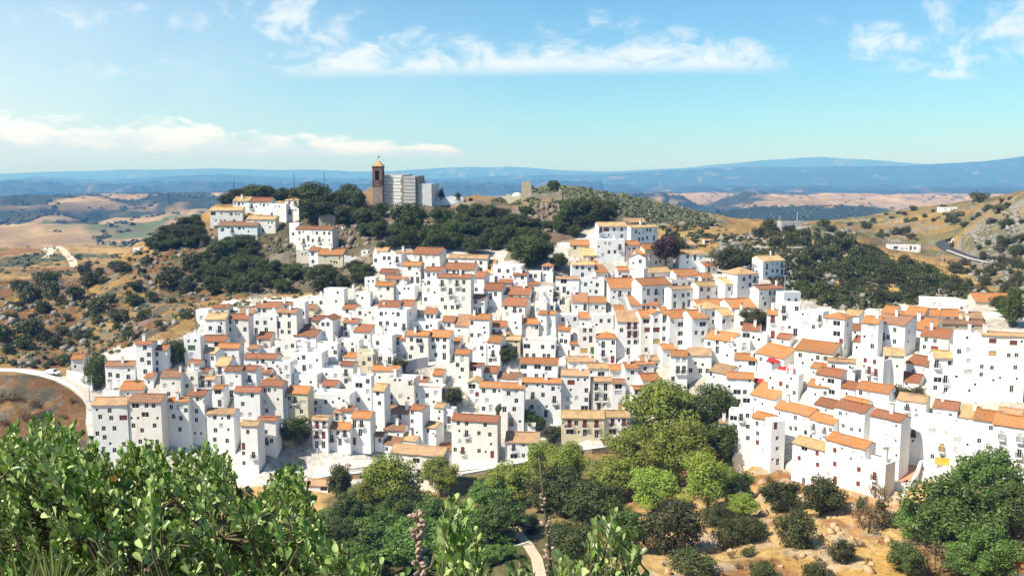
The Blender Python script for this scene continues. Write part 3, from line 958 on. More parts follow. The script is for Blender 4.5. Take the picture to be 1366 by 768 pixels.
def layout(r, ox, oy, sc):
    """photo measurements -> place, size and windows in metres"""
    u0, u1 = ox + r['u0'] / sc, ox + r['u1'] / sc
    vt, ve, vb = (oy + r[k] / sc for k in ('vt', 've', 'vb'))
    uc = (u0 + u1) / 2
    P = ground_hit(uc, vb)
    yaw = math.radians(region_yaw(uc) if r['y'] is None else r['y'])
    tx, ty = math.cos(yaw), -math.sin(yaw)
    vm = (ve + vb) / 2
    s = []
    for u in (u0, u1):
        k = kx(u, vm)
        s.append((k * P.y - P.x) / (tx - k * ty))
    w = s[1] - s[0]
    mid = (s[0] + s[1]) / 2
    P = Vector((P.x + tx * mid, P.y + ty * mid, P.z))
    # eave height where the ray through the eave meets the front
    h = (ZC + P.y * kz(ve)) - P.z
    e = -kz(ve)
    H = max(0, (ve - vt) / F * P.y)
    T = r['T']
    tan = TAN
    if T == 'S': tan = math.tan(math.radians(26))
    run = H / (tan + e) if H > 0 else 0
    if T in 'GL': run = min(max(run, 1.0), 6.5)
    if T == 'G': d = max(1.5 * run, 4.0) if abs(yaw) < .6 else max(1.35 * run, 3.4)
    elif T == 'S': d = run = max(run, 2.5)
    elif T == 'H': d = max(min(w, 8), 3.5)
    elif T == 'L': d = 6.0
    else: d = min(max(w * .6, 3.0), 5.5)
    r.update(P=P, yaw=yaw, W=w, H=h, run=run, d=d, tan=tan, px=uc, pe=ve, pb=vb, pw=u1 - u0)
    n = Vector((-math.sin(yaw), -math.cos(yaw), 0)); t = Vector((tx, ty, 0))
    k = min(max(P.y / 235., .72), 1.05)
    r['k'] = k = round(k * 10) / 10
    ws = []
    for wu, wv, kind in r['w']:
        px, py = ox + wu / sc, oy + wv / sc
        D = Vector((kx(px, py), 1, kz(py)))
        C = Vector((0, 0, ZC))
        tt = n.dot(P - C) / n.dot(D)
        hit = C + D * tt - P
        me, ww, hh = window_mesh(kind, k)
        x = hit.dot(t); z = hit.z - hh / 2
        if z > h + .3 or z < -1.6: continue
        x = min(max(x, -w / 2 + ww / 2 + .12), w / 2 - ww / 2 - .12)
        z = min(max(z, .05), h - hh - .18)
        if z < 0 or ww > w - .2: continue
        b = (x - ww / 2, x + ww / 2, z, z + hh)
        if any(b[0] < q[1] + .06 and b[1] > q[0] - .06 and b[2] < q[3] + .06 and b[3] > q[2] - .06 for q, _, _ in ws): continue
        ws.append((b, kind, me))
    # further small openings where the facade is still blank
    if True:
        rw = random.Random(int(u0 * 7 + ve * 13))
        vis = min(h, (vb - ve) / F * P.y)
        want = int(w * vis / (7.4 if r['T'] != 'F' or r['w'] else 20.0))
        for _ in range(60):
            if len(ws) >= want: break
            kind = rw.choice(('w', 'w', 's', 'w', 'b', 'd', 's'))
            me, ww, hh = window_mesh(kind, k)
            if w < ww + .5 or vis < hh + .8: continue
            x = rw.uniform(-w / 2 + ww / 2 + .3, w / 2 - ww / 2 - .3)
            row = rw.randrange(max(1, int(vis / 2.7)))
            z = h - .75 - hh - row * 2.7
            if z < .1: continue
            b = (x - ww / 2, x + ww / 2, z, z + hh)
            if any(b[0] < q[1] + .55 and b[1] > q[0] - .55 and b[2] < q[3] + .5 and b[3] > q[2] - .5 for q, _, _ in ws): continue
            ws.append((b, kind, me))
    r['ws'] = ws
    return r

def build_house(r, name='village_house'):
    P, yaw, w, h, d, run, tan = r['P'], r['yaw'], r['W'], r['H'], r['d'], r['run'], r['tan']
    T = r['T']; rnd = random.Random(int(P.x * 91 + P.y * 37))
    root = empty(name, P, -yaw)
    base = -1.2 - w * abs(math.sin(yaw)) * .35
    mb = MB(); wm = 0
    # front with openings, measured from the buried foot
    holes = [(b[0] + w / 2, b[1] + w / 2, b[2] - base, b[3] - base) for b, _, _ in r['ws']]
    panel(mb, (-w / 2, 0, base), (1, 0, 0), (0, 1, 0), w, h - base, holes)
    # end walls, with a few small windows
    sides = []
    for sx in (-1, 1):
        hs = []
        if d > 4.4 and h > 4.5 and rnd.random() < .75:
            nn = rnd.choice((1, 2, 2, 3))
            for q in range(nn):
                kind = rnd.choice(('s', 'w', 'w', 'b'))
                me, ww, hh = window_mesh(kind, r['k'])
                x = rnd.uniform(.6 + ww / 2, d - .6 - ww / 2); z = h - 1.0 - hh - 2.6 * q * rnd.uniform(.9, 1.05)
                if z < .4: break
                hs.append((x - ww / 2, x + ww / 2, z - base, z + hh - base)); sides.append((sx, x, z, me))
        if sx == 1: panel(mb, (w / 2, 0, base), (0, 1, 0), (-1, 0, 0), d, h - base, hs)
        else:
            hs2 = [(d - b, d - a, c, e) for a, b, c, e in hs]
            panel(mb, (-w / 2, d, base), (0, -1, 0), (1, 0, 0), d, h - base, hs2)
    mb.poly([(w / 2, d, base), (-w / 2, d, base), (-w / 2, d, h), (w / 2, d, h)])
    hw = w / 2
    rise = run * tan
    fl = MB()
    if T == 'G':
        zb = h + rise - (d - run) * tan * (1 if d - run <= run + .01 else .6)
        zb = max(zb, h)
        for x in (-hw, hw):
            pts = [(x, 0, h), (x, run, h + rise), (x, d, zb), (x, d, h)]
            if zb <= h + .01: pts = pts[:2] + [(x, d, h)]
            mb.poly(pts if x > 0 else pts[::-1])
        if zb > h + .01: mb.poly([(hw, d, h), (-hw, d, h), (-hw, d, zb), (hw, d, zb)])
    elif T == 'S':
        for x in (-hw, hw):
            pts = [(x, 0, h), (x, d, h + rise), (x, d, h)]
            mb.poly(pts if x > 0 else pts[::-1])
        mb.poly([(hw, d, h), (-hw, d, h), (-hw, d, h + rise), (hw, d, h + rise)])
    elif T == 'L':
        gr = min(r['W'] / 2 * tan * 1.2, 1.6)
        for y, o in ((0, 1), (d, -1)):
            pts = [(-hw, y, h), (hw, y, h), (0, y, h + gr)]
            mb.poly(pts[::o])
    elif T == 'F':
        t = .22; ph = .75
        # parapet round a terrace
        fl.box(-hw + t, hw - t, t, d - t, h - ph - .15, h - ph, 0)
        mb.poly([(-hw, 0, h), (hw, 0, h), (hw - t, t, h), (-hw + t, t, h)])
        mb.poly([(hw, 0, h), (hw, d, h), (hw - t, d - t, h), (hw - t, t, h)])
        mb.poly([(hw, d, h), (-hw, d, h), (-hw + t, d - t, h), (hw - t, d - t, h)])
        mb.poly([(-hw, d, h), (-hw, 0, h), (-hw + t, t, h), (-hw + t, d - t, h)])
        for p, q in (((-hw + t, t), (hw - t, t)), ((hw - t, t), (hw - t, d - t)), ((hw - t, d - t), (-hw + t, d - t)), ((-hw + t, d - t), (-hw + t, t))):
            mb.poly([(*p, h - ph), (*p, h), (*q, h), (*q, h - ph)])
    wm_ = r['m'] if r['m'] != 'white' else rnd.choice(('white', 'white', 'white3', 'white'))
    wall = mb.build('wall', [M[wm_]], root)
    # roof
    rf = MB(); ov = .28; so = .1; th = .16
    def slab(p):       # p: four corners of the top face, counter-clockwise
        q = [(a, b, c - th) for a, b, c in p]
        rf.poly(p); rf.poly(q[::-1])
        n = len(p)
        for i in range(n):
            k = (i + 1) % n
            rf.poly([p[i], q[i], q[k], p[k]])
    up = .17
    if T == 'G':
        a = h - ov * tan + up; b = h + rise + up
        zb = max(h + rise - (d - run) * tan * (1 if d - run <= run + .01 else .6), h) + up
        sag = rnd.uniform(0, .18)
        # front slope in strips: uneven eaves and a slightly sagging ridge
        nseg = max(2, min(14, int(w / 1.1)))
        xs_ = [-hw - so + (w + 2 * so) * i / nseg for i in range(nseg + 1)]
        ea = [a + rnd.uniform(-.05, .05) for _ in xs_]; rb = [b - sag * math.sin(math.pi * i / nseg) + rnd.uniform(-.03, .03) for i in range(nseg + 1)]
        ey = [-ov + rnd.uniform(-.09, .07) for _ in xs_]
        for i in range(nseg):
            p = [(xs_[i], ey[i], ea[i]), (xs_[i + 1], ey[i + 1], ea[i + 1]), (xs_[i + 1], run, rb[i + 1]), (xs_[i], run, rb[i])]
            q = [(x_, y_, z_ - th) for x_, y_, z_ in p]
            rf.poly(p); rf.poly(q[::-1]); rf.poly([p[0], q[0], q[1], p[1]])
            if i == 0: rf.poly([p[3], q[3], q[0], p[0]])
            if i == nseg - 1: rf.poly([p[1], q[1], q[2], p[2]])
        slab([(hw + so, d + .05, zb), (-hw - so, d + .05, zb), (-hw - so, run + .003, b), (hw + so, run + .003, b)])
        rf.tube([(-hw - so, run, b + .03), (hw + so, run, b + .03)], [.13, .13], 6, 0)
    elif T == 'S':
        a = h - ov * tan + up; b = h + rise + up + .05 * tan
        slab([(-hw - so, -ov, a), (hw + so, -ov, a), (hw + so, d + .05, b), (-hw - so, d + .05, b)])
    elif T == 'L':
        gr = min(r['W'] / 2 * tan * 1.2, 1.6); g = gr / hw
        slab([(0, -.18, h + gr + up), (-.0, d, h + gr + up), (-hw - ov, d, h - ov * g + up), (-hw - ov, -.18, h - ov * g + up)])
        slab([(.003, d, h + gr + up), (.003, -.18, h + gr + up), (hw + ov, -.18, h - ov * g + up), (hw + ov, d, h - ov * g + up)])
    elif T == 'H':
        o2 = ov; zz = h + .06; ap = max(.9, min(w, d) / 2 * tan * 1.1)
        c = [(-hw - o2, -o2, zz), (hw + o2, -o2, zz), (hw + o2, d + o2, zz), (-hw - o2, d + o2, zz)]
        if w > d * 1.25:
            e1 = (-hw + d / 2, d / 2, zz + ap); e2 = (hw - d / 2, d / 2, zz + ap)
        else:
            e1 = (-.02, d / 2, zz + ap); e2 = (.02, d / 2, zz + ap)
        rf.poly([c[0], c[1], e2, e1]); rf.poly([c[1], c[2], e2]); rf.poly([c[2], c[3], e1, e2]); rf.poly([c[3], c[0], e1])
        cb = [(x, y, z - .1) for x, y, z in c]
        rf.poly(cb[::-1])
        for i in range(4):
            k = (i + 1) % 4
            rf.poly([c[i], cb[i], cb[k], c[k]])
    if rf.v: rf.build('roof', [M[r['c']]], root)
    if fl.v: fl.build('roof_terrace', [M['terr'] if rnd.random() < .3 else M['white2']], root)
    # openings
    for b, kind, me in r['ws']:
        o = link('door' if ('d' in kind and b[2] < .5) else 'window', me, root)
        o.location = ((b[0] + b[1]) / 2, .12, b[2])
        if 'd' in kind and b[2] > 1.2 and rnd.random() < .75:
            link('balcony', balcony_mesh(r['k']), root).location = ((b[0] + b[1]) / 2, 0, b[2])
    for sx, x, z, me in sides:
        o = link('window', me, root)
        o.location = (sx * (hw - .12), x, z); o.rotation_euler = (0, 0, sx * math.pi / 2)
    if rnd.random() < .34 and T in 'GSF' and w > 3:
        ch = link('chimney', chimney_mesh(rnd.choice((0, 1, 2))), root)
        x = rnd.uniform(-hw + .7, hw - .7)
        y = run * rnd.uniform(.55, 1.0) if T != 'F' else d - 1
        ch.location = (x, y, h + (y * tan if T != 'F' else 0) + .15)
    if rnd.random() < .28 and w > 3:
        an = link('aerial', aerial_mesh(), root)
        an.location = (rnd.uniform(-hw + .5, hw - .5), d * rnd.uniform(.5, .9), h + (rise if T in 'GS' else 0)); an.rotation_euler = (0, 0, rnd.uniform(0, 3))
    if rnd.random() < .12 and h > 4:
        ds = link('satellite_dish', dish_mesh(), root)
        ds.location = (rnd.choice((-1, 1)) * (hw - .5), -.35, h - rnd.uniform(.6, 1.4))
    r['root'] = root
    return root
# ------------------------------------------------------------------ labels for the houses
ORD = ['first', 'second', 'third', 'fourth', 'fifth', 'sixth', 'seventh', 'eighth', 'ninth', 'tenth', 'eleventh', 'twelfth', 'thirteenth', 'fourteenth']
NUM = ['', 'one', 'two', 'three', 'four', 'five', 'six', 'seven', 'eight', 'nine', 'ten', 'eleven', 'twelve', 'thirteen', 'fourteen', 'fifteen', 'sixteen', 'seventeen']
TILE = {'r': 'brick-red', 'o': 'orange', 'y': 'straw-yellow', 'b': 'brown', 't': 'tan', '-': ''}
def look(r):
    vis = (r['pb'] - r['pe']) / F * r['P'].y
    n = max(1, min(6, round(vis / 2.9)))
    size = 'wide' if r['W'] > 9.5 else ('narrow' if r['W'] < 4 else '')
    wallc = {'white': 'white', 'white2': 'off-white', 'cream': 'cream', 'beige': 'beige', 'stone': 'stone', 'grey': 'grey'}[r['m']]
    form = {'G': 'gable', 'L': 'front-gabled', 'S': 'sloping', 'H': 'hipped', 'F': 'flat'}[r['T']]
    roof = (TILE[r['c']] + ' ' + ('' if r['T'] == 'G' else form)).strip() if r['T'] != 'F' else 'flat'
    head = ' '.join(x for x in (size, NUM[n] + '-storey', wallc, 'house') if x)
    return head, roof + ' roof', n

def label_block(hs, where):
    """name every house by its look, then by its place in its tier of roofs"""
    hs = sorted(hs, key=lambda r: r['pe'])
    tiers = []; cur = [hs[0]]
    for r in hs[1:]:
        if r['pe'] - cur[0]['pe'] > 15: tiers.append(cur); cur = [r]
        else: cur.append(r)
    tiers.append(cur)
    for ti, tr in enumerate(tiers):
        tr.sort(key=lambda r: r['px'])
        for i, r in enumerate(tr):
            head, roof, n = look(r)
            nth = 'alone' if len(tr) == 1 else ('leftmost' if i == 0 else ('rightmost' if i == len(tr) - 1 else ORD[i] + ' from left'))
            tier = 'top' if ti == 0 else ('lowest' if ti == len(tiers) - 1 else ORD[ti])
            lab = f"{head}, {roof}, {nth} in {tier} tier {where}"
            if len(lab.split()) > 16: lab = lab.replace('wide ', '').replace('narrow ', '')
            if len(lab.split()) > 16: lab = lab.replace(' house,', ',', 1)
            tag(r['root'], lab, 'house', 'white houses of the hillside village')

ALLH = []
for where, ox, oy, sc, txt in BLOCKS:
    hs = [layout(parse(l), ox, oy, sc) for l in txt.strip().splitlines() if l.strip()]
    ALLH.append((where, hs))
# terraces the block lists leave open: infill houses wherever no facade covers the hillside
def infill(limit):
    cov = np.zeros((768, 1366), bool)
    for (where, ox, oy, sc, txt), (_, hs) in zip(BLOCKS, ALLH):
        for r, l in zip(hs, [l for l in txt.strip().splitlines() if l.strip()]):
            cov[max(0, int(oy + r['vt'] / sc)):int(r['pb']) + 1, max(0, int(ox + r['u0'] / sc)):max(0, int(ox + r['u1'] / sc) + 3)] = True
    openp = [[(395, 596), (760, 590), (760, 640), (395, 660)], [(100, 590), (420, 590), (420, 700), (100, 700)], [(100, 470), (135, 470), (135, 545), (100, 545)], [(1200, 590), (1290, 605), (1290, 700), (1180, 700)],
             [(1040, 495), (1075, 495), (1075, 540), (1050, 545)], [(1185, 510), (1240, 510), (1240, 535), (1185, 535)], [(590, 515), (620, 515), (620, 550), (590, 550)], [(1310, 395), (1366, 395), (1366, 440), (1310, 440)], [(975, 590), (1030, 590), (1030, 660), (975, 660)], [(860, 520), (980, 520), (980, 660), (860, 660)], [(992, 412), (1022, 412), (1022, 445), (992, 445)]]
    yy, xx = np.mgrid[0:768, 0:1366]
    ok = inpoly(xx, yy, VILLAGE)
    for p in openp: ok &= ~inpoly(xx, yy, p)
    need = ok & ~cov
    r = random.Random(4); new = []
    for y in range(650, 345, -4):
        for x in range(120, 1350, 4):
            if len(new) >= limit: return new
            w = r.randint(20, 34); h = r.randint(20, 30)
            if x + w > 1366: continue
            blk = need[y - h:y, x:x + w]
            if blk.mean() < .62: continue
            T, c = r.choice((('G', 'r'), ('G', 'o'), ('F', '-'), ('F', '-'), ('G', 't'))) if x < 900 else r.choice((('G', 'o'), ('G', 'o'), ('F', '-'), ('G', 'y')))
            rh = r.randint(5, 7) if T == 'G' else 0
            ln = f'{x} {x + w} {y - h - rh} {y - h} {y} {T} {c} ; {x + w * .3:.0f},{y - h * .6:.0f} {x + w * .7:.0f},{y - h * .55:.0f} {x + w * .5:.0f},{y - h * .25:.0f}b'
            new.append(layout(parse(ln), 0, 0, 1.0))
            need[y - h - rh:y + 1, x:x + w + 2] = False
    return new
NH = sum(len(h) for _, h in ALLH)
EXTRA = infill(298 - NH - len(SPARE))
for r in EXTRA:
    best = min(range(len(BLOCKS)), key=lambda i: min((q['px'] - r['px']) ** 2 + (q['pe'] - r['pe']) ** 2 for q in ALLH[i][1]))
    ALLH[best][1].append(r)
print('HOUSES', NH, 'infill', len(EXTRA))
SPARES = [(layout(parse(l), ox, oy, sc), lab) for ox, oy, sc, l, lab in SPARE]
for r in sorted([r for _, hs in ALLH for r in hs] + [r for r, _ in SPARES], key=lambda r: -r['P'].y):
    t = (math.cos(r['yaw']), -math.sin(r['yaw']))
    flatten(r['P'].x, r['P'].y, t[0], t[1], -r['W'] / 2 - .5, r['W'] / 2 + .5, -.6, r['d'] + .9, r['P'].z - .05)
WHERE_GROUP = {}
for where, hs in ALLH:
    for r in hs: build_house(r)
    label_block(hs, where)
for r, lab in SPARES:
    build_house(r, 'country_house'); tag(r['root'], lab, 'house')
BY = {w: h for w, h in ALLH}

# ------------------------------------------------------------------ church, castle and walls on the hill
def zg(px, py):
    p = ground_hit(px, py); return p
def church():
    Y = 349.0
    c = at(541, 278, Y); base = gz(c.x, c.y) - 1.5
    m = Y / F
    root = empty('church', (at(505.5, 277, Y).x, Y, base), -math.radians(6), 'tall church with brick bell tower and stepped grey panelled hall on the crag', 'church')
    H = lambda py: ZC + kz(py) * Y - base
    # bell tower
    w = 13.0 * m
    mb = MB()
    z1 = H(248); z2 = H(222)
    mb.box(-w / 2, w / 2, -w / 2, w / 2, 0, z1, 0)
    mb.build('tower_shaft', [M['towerstone']], root)
    mb = MB(); a = w / 2
    # belfry with an arched opening in every face
    for sx in (-1, 1):
        for sy in (-1, 1):
            mb.box(*sorted((sx * a, sx * a * .42)), *sorted((sy * a, sy * a * .42)), z1, z2 - 1.6, 0)
    mb.box(-a, a, -a, a, z2 - 1.6, z2, 0); mb.box(-a, a, -a, a, z1, z1 + 2.2, 0)
    mb.box(-a * .45, a * .45, -a * .45, a * .45, z1 + 2.2, z2 - 1.6, 1)
    for z in (z1 - .1, z2 - .25):
        mb.box(-a - .2, a + .2, -a - .2, a + .2, z, z + .3, 2)
    mb.build('belfry', [M['towerbrick'], M['iron'], M['towerbrick']], root)
    mb = MB(); b = a + .25; zt = H(213)
    for i in range(4):
        cs = [(-b, -b), (b, -b), (b, b), (-b, b)]
        mb.poly([(*cs[i], z2 + .06), (*cs[(i + 1) % 4], z2 + .06), (0, 0, zt)])
    mb.poly([(-b, b, z2 + .06), (b, b, z2 + .06), (b, -b, z2 + .06), (-b, -b, z2 + .06)])
    sp = mb.build('spire', [M['y']], root)
    mb = MB(); mb.tube([(0, 0, zt - .3), (0, 0, zt + 1.6)], [.09, .05], 6); mb.box(.02, .75, -.03, .03, zt + .9, zt + 1.3, 0)
    mb.build('weathervane', [M['iron']], sp)
    # hall: stepped blocks of grey panels with dark fins between them
    def blk(px0, px1, pt, d0, d1, name, mat, bands=True):
        x0 = (px0 - 505.5) * m; x1 = (px1 - 505.5) * m; h = H(pt)
        mb = MB(); mb.box(x0, x1, d0, d1, 0, h, 0)
        if bands:
            n = 8
            for i in range(n):
                z = h - 1.1 - i * 1.35
                mb.box(x0 - .04, x1 + .04, d0 - .06, d0 + .1, z, z + .13, 1)
        return mb.build(name, mat, root)
    blk(512.2, 524.5, 233.5, .5, 14, 'hall_wall', [M['panel'], M['panelline']])
    blk(526.5, 538, 233.8, -1.0, 14, 'hall_wall', [M['panelw'], M['panelline']])
    blk(541, 556.5, 235, -2.0, 15, 'hall_wall', [M['panelg'], M['panelline']])
    blk(559, 577, 245, -.5, 16, 'end_wall', [M['panelw2'], M['panelline']], False)
    for a_, b_, t_, d_ in ((524.5, 526.5, 246, -.3), (538, 541, 233.2, -1.5), (556.5, 559, 234.6, -1.4)):
        x0 = (a_ - 505.5) * m; x1 = (b_ - 505.5) * m
        mb = MB(); n = 9
        for i in range(n):
            z0 = H(t_) * i / n
            mb.box(x0 - (.5 if i % 2 else 0), x1 + (.35 if i % 2 else 0), d_, 12, z0, z0 + H(t_) / n - .02, 0)
        mb.build('brick_pier', [M['towerstone']], root)
    mb = MB()
    mb.box(0, (541 - 505.5) * m, 9, 15, H(234), H(232), 0); mb.box((541 - 505.5) * m + .02, (556 - 505.5) * m, 9, 14.9, H(234.8), H(234), 0)
    mb.build('roof', [M['grey']], root)
    # low ruined apse wall of orange stone on the left
    mb = MB()
    pts = [(-26, 268), (-23, 257), (-16, 252), (-9, 249), (-6.6, 250)]
    for i in range(len(pts) - 1):
        x0, x1 = pts[i][0] * m, pts[i + 1][0] * m
        mb.poly([(x0, 1, 0), (x1, 1, 0), (x1, 1, H(pts[i + 1][1])), (x0, 1, H(pts[i][1]))])
        mb.poly([(x1, 7, 0), (x0, 7, 0), (x0, 7, H(pts[i][1])), (x1, 7, H(pts[i + 1][1]))])
        mb.poly([(x0, 1, H(pts[i][1])), (x1, 1, H(pts[i + 1][1])), (x1, 7, H(pts[i + 1][1])), (x0, 7, H(pts[i][1]))])
    mb.build('apse_wall', [M['sandstone']], root)

M['towerstone'] = mat_plaster('tower_stone', (.30, .24, .19), (.20, .155, .13), (.1, .08, .07), .6)
M['towerbrick'] = mat_plaster('tower_brick', (.20, .105, .075), (.14, .075, .06), (.07, .05, .04), .5)
M['panel'] = mat_flat('pale_panel', (.56, .54, .49), .7, 0, .12, 1.)
M['panelw'] = mat_flat('white_panel', (.74, .71, .65), .7, 0, .1, 1.)
M['panelw2'] = mat_flat('pale_render', (.58, .56, .52), .8, 0, .1, .5)
M['panelg'] = mat_flat('grey_panel', (.45, .43, .40), .7, 0, .15, 1.)
M['panelline'] = mat_flat('dark_seam', (.10, .10, .10), .7)
M['sandstone'] = mat_plaster('sandstone', (.55, .36, .18), (.42, .27, .15), (.2, .14, .09), .5)
church()

def ragged_wall(name, label, cat, pts, Y, thick, mat, base_py, parent=None):
    """old wall: top line given as photo points, built at distance Y with real thickness and a broken top"""
    x0 = at(pts[0][0], pts[0][1], Y); xe = at(pts[-1][0], pts[-1][1], Y)
    zb = min(gz(x0.x, Y), gz(xe.x, Y), at(pts[0][0], base_py, Y).z) - 1.0
    rnd = random.Random(int(pts[0][0]))
    mb = MB(); top = []
    n = max(8, int((xe.x - x0.x) / .45))
    xs, ys = zip(*pts)
    for i in range(n + 1):
        px = pts[0][0] + (pts[-1][0] - pts[0][0]) * i / n
        z = at(px, float(np.interp(px, xs, ys)), Y).z + rnd.uniform(-.4, .3)
        top.append((at(px, 250, Y).x, z))
    o = Vector(((x0.x + xe.x) / 2, Y, zb))
    for i in range(n):
        (xa, za), (xb, zb2) = top[i], top[i + 1]
        xa -= o.x; xb -= o.x; za -= zb; zb2 -= zb
        f0, f1 = -thick / 2, thick / 2
        mb.poly([(xa, f0, 0), (xb, f0, 0), (xb, f0, zb2), (xa, f0, za)])
        mb.poly([(xb, f1, 0), (xa, f1, 0), (xa, f1, za), (xb, f1, zb2)])
        mb.poly([(xa, f0, za), (xb, f0, zb2), (xb, f1, zb2), (xa, f1, za)])
        if i == 0: mb.poly([(xa, f1, 0), (xa, f0, 0), (xa, f0, za), (xa, f1, za)])
        if i == n - 1: mb.poly([(xb, f0, 0), (xb, f1, 0), (xb, f1, zb2), (xb, f0, zb2)])
    ob = mb.build(name, [M[mat]])
    ob.location = o
    return tag(ob, label, cat)

M['oldstone'] = mat_plaster('old_stone', (.42, .35, .25), (.30, .25, .18), (.16, .13, .09), .6)
ragged_wall('castle_tower', 'broken square castle tower of pale stone standing above the ruins', 'tower', [(696, 243.5), (698, 241), (703, 242.5), (705.5, 240.6), (708, 241.5), (708.6, 250)], 353, 3.4, 'castle', 272)
ragged_wall('castle_wall', 'long ruined castle wall with broken top beside the square tower', 'wall', [(708, 262), (712, 257), (722, 259), (734, 258), (742, 256), (746, 254), (749, 256), (750, 262)], 350.5, 1.2, 'oldstone', 274)
ragged_wall('castle_pinnacle', 'slim leftover pillar of castle wall at the wall end', 'ruin', [(745.5, 253), (747.5, 252.2), (749, 254)], 351, 1.2, 'castle', 272)
ragged_wall('rubble_wall', 'leaning rubble wall stepping down the castle rock', 'wall', [(752, 262), (760, 266), (768, 270), (776, 276)], 349, 1.0, 'stone', 280)
ragged_wall('tan_wall', 'ochre stone wall patch below the castle tower', 'wall', [(720, 269), (726, 264), (733, 264), (737, 270)], 346, 1.4, 'sandstone', 284)
ragged_wall('tower_footing', 'pale stone footing under the square castle tower', 'wall', [(697, 273), (700, 269), (710, 270)], 346, 1.4, 'sandstone', 282)
ragged_wall('cemetery_wall', 'long white cemetery wall beyond the church hall', 'wall', [(577, 263.5), (600, 262), (618, 263)], 356, .5, 'white', 272)
ragged_wall('cemetery_wall', 'tan cemetery wall left of the domed chapel', 'wall', [(617, 262), (640, 260), (659, 262)], 358, .6, 'sandstone', 272)
ragged_wall('terrace_wall', 'short stone wall under the trees on the hilltop left of church', 'wall', [(424, 287), (436, 285), (447, 287)], 333, .6, 'stone', 297)
ragged_wall('white_terrace_wall', 'curved white wall between the outcrop houses and the village', 'wall', [(457, 341), (470, 342), (486, 344)], 305, .5, 'white', 349)
ragged_wall('ruined_house', 'roofless stone house ruin among the trees below the outcrop', 'ruin', [(356, 341), (360, 338), (366, 337.5), (372, 339), (380, 335), (384, 341)], 303, .6, 'stone', 346)
ragged_wall('ruined_house', 'jagged roofless ruin of pale masonry above the rocky yard', 'ruin', [(748, 322), (757, 320), (764, 324), (770, 330)], 312, .7, 'oldstone', 340)
ragged_wall('ruined_house', 'collapsing white house shell with open front on the ravine edge', 'ruin', [(986, 606), (994, 598), (1005, 594), (1013, 598), (1018, 610), (1025, 606)], 184, 3.0, 'white2', 640)
ragged_wall('broken_arch', 'crumbling tan arch on top of a white wall', 'ruin', [(672, 344), (678, 336), (688, 338), (694, 350)], 293, 1.2, 'stone', 352)
def chapel():
    Y = 356; p = at(690, 270, Y); b = gz(p.x, Y) - 1
    root = empty('chapel', (p.x, Y, b), 0, 'small domed cream chapel beside the castle tower', 'chapel')
    h = at(690, 262, Y).z - b
    mb = MB(); mb.box(-2.5, 2.4, 0, 5, 0, h, 0); mb.box(-4.4, -2.52, .3, 4.6, 0, h + .6, 0); mb.build('wall', [M['cream']], root)
    mb = MB(); mb.lathe([(2.3, h - .05), (2.1, h + .6), (1.6, h + 1.1), (.9, h + 1.45), (.02, h + 1.55)], 16, (0, 2.5, 0))
    mb.build('dome', [M['beige']], root, smooth=True)
chapel()

def strip_wall(name, label, cat, pts, h, thick, mat, cap=None, zoff=0):
    """free-standing or retaining wall that follows photo points along its foot"""
    P = [ground_hit(*p) for p in pts]
    fine = []
    for a, b in zip(P, P[1:]):
        n = max(1, int((b - a).length / 2.0))
        for i in range(n): fine.append(a.lerp(b, i / n))
    fine.append(P[-1])
    o = fine[0].copy()
    mb = MB()
    for i in range(len(fine) - 1):
        a = fine[i] - o; b = fine[i + 1] - o
        d = (b - a); d.z = 0; d.normalize(); nn = Vector((d.y, -d.x, 0)) * thick / 2
        za, zb = a.z + zoff, b.z + zoff
        def q(v, s, z): w = v + nn * s; return (w.x, w.y, z)
        lo = 2.0
        mb.poly([q(a, 1, za - lo), q(b, 1, zb - lo), q(b, 1, zb + h), q(a, 1, za + h)])
        mb.poly([q(b, -1, zb - lo), q(a, -1, za - lo), q(a, -1, za + h), q(b, -1, zb + h)])
        mb.poly([q(a, 1, za + h), q(b, 1, zb + h), q(b, -1, zb + h), q(a, -1, za + h)])
    ob = mb.build(name, [M[mat]])
    ob.location = o
    if cap:
        mc = MB()
        for i in range(len(fine) - 1):
            a = fine[i] - o; b = fine[i + 1] - o
            d = (b - a); d.z = 0; d.normalize(); nn = Vector((d.y, -d.x, 0)) * (thick / 2 + .08)
            def q(v, s, z): w = v + nn * s; return (w.x, w.y, z)
            za, zb = a.z + zoff + h, b.z + zoff + h
            mc.poly([q(a, 1, za + .16), q(b, 1, zb + .16), q(b, -1, zb + .16), q(a, -1, za + .16)])
            mc.poly([q(a, 1, za + .003), q(b, 1, zb + .003), q(b, 1, zb + .16), q(a, 1, za + .16)])
            mc.poly([q(b, -1, zb + .003), q(a, -1, za + .003), q(a, -1, za + .16), q(b, -1, zb + .16)])
        mc.build('coping', [M[cap]], ob)
    return tag(ob, label, cat)

def grade(fine, width):
    """bed a road into the ground sheet with soft banks"""
    xs = np.array([f.x for f in fine]); ys = np.array([f.y for f in fine]); zs = np.array([f.z for f in fine])
    i0 = max(np.searchsorted(YY, ys.min() - 14) - 1, 0); i1 = np.searchsorted(YY, ys.max() + 14) + 1
    X = GX[i0:i1]; Y = GY[i0:i1]; Z = GZ[i0:i1]
    m = (X > xs.min() - 14) & (X < xs.max() + 14)
    xi = X[m]; yi = Y[m]; best = np.full(xi.shape, 1e9); bz = np.zeros(xi.shape)
    for x, y, z in zip(xs, ys, zs):
        d2 = (xi - x) ** 2 + (yi - y) ** 2
        q = d2 < best; best[q] = d2[q]; bz[q] = z
    d = np.sqrt(best); w = 1 - sstep(width / 2 + .7, width / 2 + 7, d)
    zz = Z[m]; Z[m] = zz * (1 - w) + (bz - .12) * w

